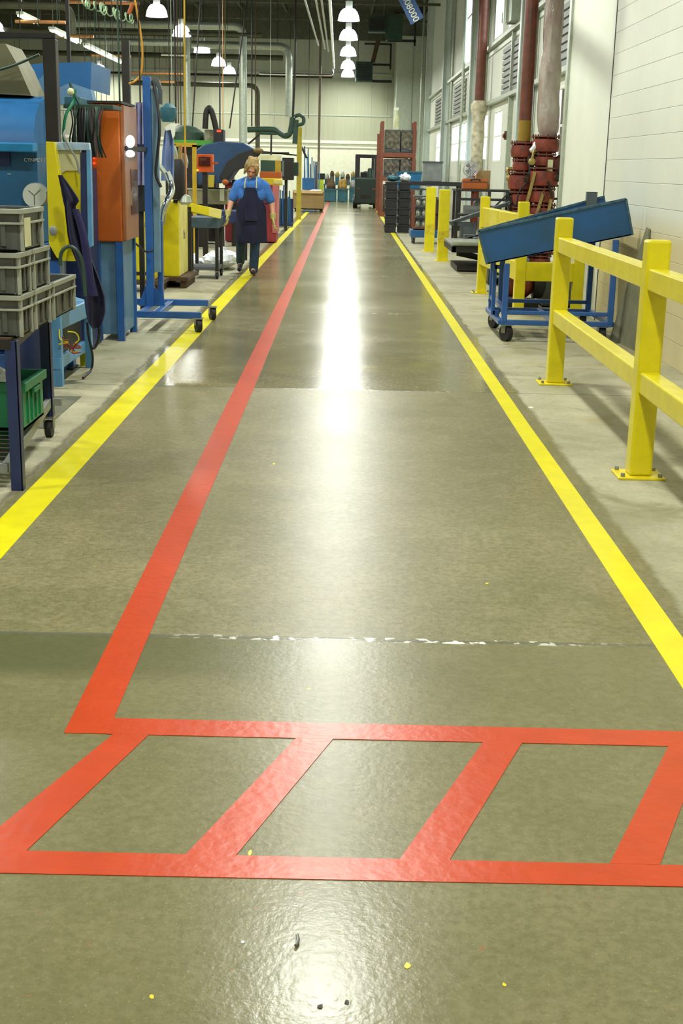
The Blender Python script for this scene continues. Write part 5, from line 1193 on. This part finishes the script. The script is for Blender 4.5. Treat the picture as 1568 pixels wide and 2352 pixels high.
run('thin grey pipe bend left of the far end wall centre', [(300, 190), (592, 192), (596, 345)], 56, .1, beamm, .4, 'pipe', 'pipe')
run('dark straight pipe crossing low in front of the end wall', [(-50, 160), (764, 162)], 60, .05, dark, nm='pipe', cat='pipe')
run('dark beam-like pipe crossing above the low pipe', [(-50, 118), (650, 124)], 60.5, .12, beamm, nm='pipe', cat='pipe')
run('grey pipe crossing just under the big duct at left', [(-50, 66), (600, 72)], 44, .06, beamm, nm='pipe', cat='pipe')
run('pale duct crossing behind the second left lamp', [(200, 94), (420, 95)], 46, .1, galv, nm='duct')
run('bright silver pipe stub beside the second left lamp', [(370, 125), (428, 126)], 47, .05, chrome, nm='pipe', cat='pipe')
for lab, a_, b_, y, Y in (('orange lit pipe high at left behind the corner duct', 35, 150, 49, 33), ('orange lit pipe crossing behind the black frame top', 110, 215, 82, 38), ('orange lit pipe right of the strip lights', 210, 300, 127, 46), ('orange lit pipe left of the pale vertical duct', 290, 420, 167, 52), ('lowest short orange lit pipe beside the blue stand top', 362, 402, 188, 52), ('orange lit pipe along the very top left edge', 150, 320, 4, 31)):
    run(lab, [(a_, y), (b_, y)], Y, .04, orange_p, nm='pipe', cat='pipe')  # orange light falling on these pipes is put into their colour
# conduits along the aisle
for i, ((xa, ya_), (xb, yb_), Yb, lab) in enumerate((((757, 0), (766, 152), 54, 'rightmost and brightest'), ((738, 0), (754, 118), 47, 'second from the right'), ((725, 0), (746, 112), 46, 'third from the right'), ((700, 0), (731, 104), 45, 'leftmost'))):
    B = at(xb, yb_, Yb); r = ray(xa, ya_); tz = (B.z-H)/r.z; A = Vector((0, 0, H))+r*tz; A2 = A-(B-A).normalized()*6
    m = MB(); m.bend([A2, B]+([B+Vector((0, 0, -.35)), B+Vector((-3, 0, -.35))] if i == 0 else []), .045 if i == 0 else .028, .15, 10) if i == 0 else m.cyl(A2, B, .028, 8)
    o = m.build('conduit', galv if i else chrome, smooth=True); tag(o, 'ceiling conduit running along the aisle left of the lamps, %s' % lab, 'conduit', 'ceiling conduits')
# vertical drops and cords
DL = 'thin dark cord hanging from the roof over the left machines'
cords = [(275, 20, 235, 18, .014, green_d), (283, 0, 235, 20, .012, dark), (200, 60, 300, 24, .006, dark), (212, 100, 230, 26, .006, dark), (222, 95, 232, 26, .006, green_d), (233, 100, 235, 26, .006, dark), (245, 90, 232, 26, .007, green_d), (262, 95, 236, 24, .006, dark),
         (404, 110, 300, 30, .02, dark), (410, 120, 300, 30, .014, wood), (416, 100, 300, 32, .012, dark), (505, 155, 300, 34, .02, dark), (512, 160, 300, 34, .01, orange_p), (578, 100, 290, 36, .02, dark), (586, 105, 290, 36, .014, wood), (620, 130, 270, 40, .008, galv), (708, 165, 272, 46, .012, dark), (396, 120, 285, 30, .01, galv), (183, 0, 100, 16, .006, green_d), (47, 0, 85, 14, .006, dark), (88, 0, 60, 14, .006, green_d), (132, 0, 55, 16, .006, green_d), (222, 0, 60, 16, .006, green_d), (517, 0, 140, 40, .02, pm('olive_rod', (104, 100, 30), .6)), (424, 0, 60, 40, .02, MATS['olive_rod']), (578, 0, 90, 40, .02, MATS['olive_rod'])]
for (x, ya_, yb_, Y, r, mt_) in cords:
    p = at(x, yb_, Y); o = MB().cyl((p.x, Y, p.z), (p.x, Y, ZC-.02), r, 6).build('hanging_cord', mt_, smooth=True); tag(o, DL, 'cord', 'cords over the left machines')
for (xa, ya_, xb, yb_, Y, lab) in ((453, 110, 441, 300, 34, 'slanting dark cable left of the bent black duct'), (543, 180, 527, 295, 36, 'slanting thin cable right of the bent black duct')):
    a, b_ = at(xa, ya_, Y), at(xb, yb_, Y); d = (a-b_).normalized(); top = a+d*((ZC-a.z-.05)/d.z); o = MB().cyl(b_, top, .02, 6).build('slanting_cable', dark, smooth=True); tag(o, lab, 'cable')
p = at(732, 345, 55); o = MB().cyl((p.x, 55, 0), (p.x, 55, ZC-.02), .05, 10).build('pipe', pm('brownish_pipe', (112, 96, 80), .5), smooth=True); tag(o, 'brown vertical pipe in front of the end wall right of the yellow post', 'pipe')
p = at(291, 240, 17); o = MB().box(p.x-.045, p.x+.045, 17, 17.09, 0, at(291, 92, 17).z).build('post', dark); tag(o, 'slim black post rising behind the orange cabinet', 'post')
p = at(158, 145, 15.5); o = MB().box(p.x-.02, p.x+.02, 15.5, 15.54, at(158, 145, 15.5).z, ZC-.02).build('hanging_bar', dark); tag(o, 'short dark bar hanging right of the black frame', 'bar')
# yellow hoist cable
t = thing('hoist_cable', 'yellow cable curving down from the roof near the top left lamp', 'cable', at(320, 40, 16))
W(MB().tube([at(300, -60, 16), at(312, 15, 16), at(322, 70, 16), at(327, 120, 16), at(324, 165, 16), at(312, 185, 16), at(296, 192, 16)], .012, 8), 'cable', pm('amber2', (196, 140, 20), .5), smooth=True)
W(MB().tube([at(304, 10, 16), at(297, 28, 16), at(296, 32, 16)], .025, 8), 'hook', orange, smooth=True)
# coiled air line up high
t = thing('coil_hose', 'tangled pale green coil hose hanging high at the left', 'hose', at(240, 25, 22))
pts = []
for i in range(150):
    s_ = i/149; a = s_*2*PI*15; b_ = at(185+115*s_, 2+42*s_, 22); pts.append(b_+Vector((.02*math.cos(a)+.05*math.sin(a*.23), .07*math.cos(a), .07*math.sin(a))))
W(MB().tube(pts, .011, 5, sm=False), 'coil', pm('sage', (150, 178, 140), .4), smooth=True)
W(MB().cyl(at(240, 10, 22), Vector((at(240, 10, 22).x, 22, ZC-.02)), .008, 5), 'hanger', dark)
# ================================================================ FORKLIFT
FY = 50.0
x0, x1 = at(810, 478, FY).x, at(868, 478, FY).x; cx = (x0+x1)/2
t = thing('forklift', 'dark green and black forklift parked in the far aisle, rear end on', 'forklift', (cx, FY, 0))
hw = (x1-x0)/2
MB().box(-hw+.06, hw-.06, .0, .7, .16, 1.15).build('counterweight', pm('forklift_green', (20, 44, 34), .4), t, bevel=.06)
MB().box(-hw+.1, hw-.1, .7, 1.8, .18, .8).build('chassis', black, t, bevel=.03)
for x in (-hw+.09, hw-.09):
    for y in (.35, 1.6):
        w_ = MB().cyl((x-.08, y, .24), (x+.08, y, .24), .24, 20).build('wheel', black, t, smooth=True); MB().cyl((x-.09, y, .24), (x+.09, y, .24), .1, 12).build('hub', greym, w_, smooth=True)
m = MB()
for x in (-hw+.12, hw-.12): m.bar((x, .15, .9), (x, .25, 1.95), .13, .1); m.bar((x, 1.5, .8), (x, 1.3, 1.98), .06, .06)
m.box(-hw+.06, hw-.06, .2, .34, 1.87, 2.0); m.box(-hw+.08, hw-.08, 1.28, 1.36, 1.93, 2.0)
for i in range(5): m.bar((-hw+.12+i*(2*hw-.24)/4, .4, 1.97), (-hw+.12+i*(2*hw-.24)/4, 1.36, 1.97), .04, .03)
m.build('overhead_guard', black, t)
m = MB()
for x in (-.28, .28): m.box(x-.05, x+.05, 1.9, 2.0, .08, 2.0)
m.box(-.3, .3, 1.9, 2.0, 1.9, 1.98); m.box(-.3, .3, 1.9, 2.0, .9, .98); m.build('mast', black, t)
m = MB()
for x in (-.22, .22): m.box(x-.05, x+.05, 2.0, 3.0, .08, .12); m.box(x-.05, x+.05, 2.0, 2.04, .08, .7)
m.build('fork', dark, t)
MB().box(-.22, .22, .75, 1.15, .8, .95).box(-.22, .22, .68, .78, .9, 1.35).build('seat', black, t, bevel=.03)
m = MB(); m.tube([(.17*math.cos(a*PI/8), 1.4, 1.2+.17*math.sin(a*PI/8)) for a in range(17)], .015, 6, sm=False); m.bar((0, 1.4, 1.2), (0, 1.55, .85), .04, .04); m.build('steering_wheel', black, t)
for x in (-.3, .3): MB().box(x-.06, x+.06, -.02, 0, .7, .76).build('tail_lamp', redp, t)
MB().box(-.2, .2, -.01, 0, .35, .5).build('grille', dark, t)
MB().lathe([(.1, 0), (.1, .5), (.06, .55)], (.15, .3, .95), 14).build('gas_bottle', green_d, t, smooth=True)
# ================================================================ WORKER
WX, WY = -1.335, 18.2
t = thing('worker', 'person walking in blue t-shirt, dark apron, jeans and yellow gloves, head bowed', 'person', (WX, WY, 0))
def caps(m, lst):
    for p, q, r0, r1 in lst: m.caps(p, q, r0, r1, 12)
    return m
SL, SR = Vector((-.17, .03, 1.235)), Vector((.2, .03, 1.225))
EL, ER = Vector((-.265, .05, 1.02)), Vector((.30, .06, 1.0))
WL, WR = Vector((-.305, -.06, .835)), Vector((.325, -.03, .80))
HL, HR = Vector((.09, 0, .82)), Vector((-.10, .02, .82))
KL, KR = Vector((.075, -.06, .46)), Vector((-.14, .12, .45))
AL, AR = Vector((.05, .0, .09)), Vector((-.17, .42, .17))
TL, TR = Vector((.045, -.15, .03)), Vector((-.175, .34, .04))
NK = Vector((.03, .0, 1.36)); HC = Vector((.025, -.085, 1.455))
m = MB()
caps(m, [((0, .02, .86), (.02, .02, 1.02), .135, .125), ((.02, .02, 1.02), (.02, .02, 1.2), .125, .14), (SL, SR, .062, .062), ((.02, .03, 1.22), NK, .08, .055), (NK, HC, .055, .06),
    (SL, EL, .05, .04), (EL, WL, .042, .027), (SR, ER, .05, .04), (ER, WR, .042, .027), (HL, KL, .08, .055), (KL, AL, .052, .035), (HR, KR, .08, .055), (KR, AR, .052, .035), (AL, TL, .036, .028), (AR, TR, .036, .028)])
# head bowed: skull, jaw, nose, brow, ears
tilt = Matrix.Rotation(math.radians(30), 3, 'X') @ Matrix.Rotation(math.radians(12), 3, 'Y')
h = MB(); h.ell((0, .01, .03), (.077, .098, .098), 18, 12); h.ell((0, -.035, -.055), (.052, .055, .06), 14, 9); h.caps((0, -.088, .0), (0, -.108, -.028), .009, .014, 8); h.caps((-.03, -.083, .02), (.03, -.083, .02), .012, .012, 8)
for s_ in (-1, 1): h.ell((s_*.077, .0, -.01), (.012, .022, .032), 8, 6); h.ell((s_*.035, -.07, -.03), (.02, .02, .02), 8, 6)
h.caps((-.02, -.084, -.062), (.02, -.084, -.062), .008, .008, 8); h.ell((0, -.075, -.095), (.022, .02, .016), 8, 6)
m.add([HC+tilt @ v for v in h.v], h.f)
def hand(m, W_, dr, side, s=1.0, curl=.5):
    dr = Vector(dr).normalized(); fw = Vector((0, -1, 0)); fw = (fw-dr*fw.dot(dr)).normalized(); nrm = dr.cross(fw)*side
    P0 = W_; P1 = W_+dr*.085*s
    for k in range(4):
        off = fw*((1.5-k)*.021*s); b = P1+off-dr*.012
        m.caps(P0+off*.6, b, .016*s, .0125*s, 8)
        L = (.07, .078, .072, .055)[k]*s; a = b+dr*L*.5+nrm*.006; c = a+dr*L*.32+nrm*L*curl*.5; e = c+dr*L*.12+nrm*L*.3
        m.caps(b, a, .0105*s, .0095*s, 7); m.caps(a, c, .0095*s, .0085*s, 7); m.caps(c, e, .0085*s, .0075*s, 7)
    tb_ = W_+dr*.02+fw*.03*s; t1 = tb_+dr*.03*s+fw*.03*s+nrm*.008; t2 = t1+dr*.032*s+fw*.006*s+nrm*.01
    m.caps(tb_, t1, .014*s, .0115*s, 7); m.caps(t1, t2, .011*s, .009*s, 7)
hand(m, WL, (-.03, -.12, -1), 1, .92); hand(m, WR, (.05, -.1, -1), -1, .92)
b = m.build('body', skin, t); remesh(b, .0075, 2)
# gloves
for W_, dr, sd in ((WL, (-.03, -.12, -1), 1), (WR, (.05, -.1, -1), -1)):
    g = MB(); hand(g, W_, dr, sd, 1.12); d = Vector(dr).normalized(); g.cone(W_-d*.06, W_+d*.02, .046, .036, 14)
    o = g.build('glove', glove_m, t); remesh(o, .005, 1)
# jeans
m = MB(); caps(m, [((-.03, .03, .86), (.03, .03, .86), .13, .13), (HL, KL, .1, .075), (KL, AL+Vector((0, 0, -.015)), .072, .066), (HR, KR, .1, .075), (KR, AR+Vector((0, 0, -.01)), .072, .064)])
o = m.build('jeans', jean, t); remesh(o, .012, 3)
# shirt
m = MB(); caps(m, [((0, .04, .88), (.01, .035, 1.02), .15, .15), ((.01, .035, 1.02), (.02, .04, 1.2), .15, .15), (SL, SR, .07, .07), ((-.05, .02, 1.1), (.09, .02, 1.1), .13, .13), (SL, SL.lerp(EL, .8), .072, .066), (SR, SR.lerp(ER, .8), .072, .066), ((.02, .02, 1.24), (.03, .0, 1.31), .1, .07), ((-.04, .02, 1.3), SL, .06, .07), ((.09, .02, 1.3), SR, .06, .07), ((-.02, -.03, 1.22), (.07, -.03, 1.22), .1, .1)])
o = m.build('t_shirt', shirt_m, t); remesh(o, .012, 3)
# apron: wraps the front, bib to shin
def apron(u, v):
    z = 1.205-.755*v; s_ = min(1, max(0, v/.42)); s_ = s_*s_*(3-2*s_); hwid = .085+.125*s_+.03*max(0, v-.45)
    a = (u-.5)*2; x = .015+a*hwid; y = -.155-.015*math.sin(PI*v)+(.06+.1*s_)*a*a-.03*max(0, v-.4)+.012*math.sin(a*7+v*3)*v
    return (x, y, z+.02*a*a*v)
o = MB().sheet(apron, 30, 36, (0, .008, 0)).build('apron', apron_m, t, smooth=True)
m = MB(); m.tube([(-.065, -.15, 1.2), (-.06, -.135, 1.29), (-.03, -.05, 1.365), (.03, .07, 1.37), (.09, -.05, 1.365), (.095, -.13, 1.29), (.095, -.15, 1.2)], .008, 6); m.build('neck_strap', cream, o, smooth=True)
m = MB(); m.tube([(-.2, -.07, .98), (-.21, .03, .99), (-.12, .17, .99), (.02, .2, .99), (.16, .17, .99), (.24, .03, .99), (.23, -.07, .98)], .008, 6); m.build('waist_tie', apron_m, o, smooth=True)
m = MB(); m.sheet(lambda u, v: (-.07+.18*u, -.18-.01*math.sin(PI*u)-.015*v, .92-.16*v), 10, 6, (0, .008, 0)); m.build('pocket', apron_m, o, smooth=True)
# shoes
for A_, d_, up in ((AL, Vector((0, -1, 0)), 0), (AR, Vector((-.05, -1, -.75)).normalized(), 1)):
    m = MB(); base = A_-Vector((0, 0, .045))
    if up: m.caps(base, base+d_*.12, .042, .034); m.caps(base+d_*.12, base+d_*.12+Vector((0, -.07, .0)), .036, .03); m.caps(A_, base, .045, .042)
    else: m.caps(base+Vector((0, .03, 0)), base+d_*.15, .043, .036, 12); m.caps(A_, base, .045, .042)
    for v in m.v: v.z = max(v.z, .001)
    o = m.build('shoe', black, t); remesh(o, .008, 2)
# hair with loose bun
h = MB(); h.ell((0, .03, .045), (.1, .105, .1), 18, 12); h.ell((0, .06, -.03), (.095, .075, .095), 14, 9)
for i in range(9):
    a = i*.7; h.ell((.045*math.cos(a), .05+.035*math.sin(a), .115+.012*math.sin(3*a)), (.036, .036, .03), 8, 6)
for i in range(7): h.ell((-.075+.025*i, -.045-.012*math.sin(i*.5), .088), (.022, .025, .022), 8, 6)
for s_ in (-1, 1): h.caps((s_*.082, -.02, .04), (s_*.086, -.03, -.07), .026, .016, 8); h.caps((s_*.05, -.07, .07), (s_*.082, -.05, -.02), .022, .014, 8)
hm = MB(); hm.add([HC+tilt @ v for v in h.v], h.f)
o = hm.build('hair', hair_m, t); remesh(o, .007, 1)
e = MB()
for s_ in (-1, 1): e.ell((s_*.031, -.089, .002), (.012, .006, .006), 8, 6)
ee = MB(); ee.add([HC+tilt @ v for v in e.v], e.f); ee.build('eyes', dark, t, smooth=True)
e = MB(); e.caps((-.018, -.094, -.064), (.018, -.094, -.064), .0045, .0045, 8); ee = MB(); ee.add([HC+tilt @ v for v in e.v], e.f); ee.build('mouth', redv, t, smooth=True)
# trees outside the upper windows
for i, (y, z, r) in enumerate(((46, 8.6, 2.2), (52, 9.6, 2.4))):
    tt_ = thing('tree', 'leafy tree glimpsed outside the upper side windows', 'tree', (7.6, y, -.2), 0, 'trees outside the windows'); m = MB(); m.cone((0, 0, 0), (0, 0, z), .3, .15, 10); m.build('trunk', wood, tt_, smooth=True)
    m = MB(); rn = random.Random(i)
    for k in range(60): 
        c = Vector((rn.gauss(0, r*.45), rn.gauss(0, r*.45), z+rn.gauss(0, r*.4))); m.ell(c, rn.uniform(.3, .6), 7, 5)
    m.build('crown', foliage, tt_, smooth=False)
m = MB().box(3.9, 60, -40, 110, -.3, -.2); struct('ground', m, pm('outside_ground', (120, 118, 100), .9))
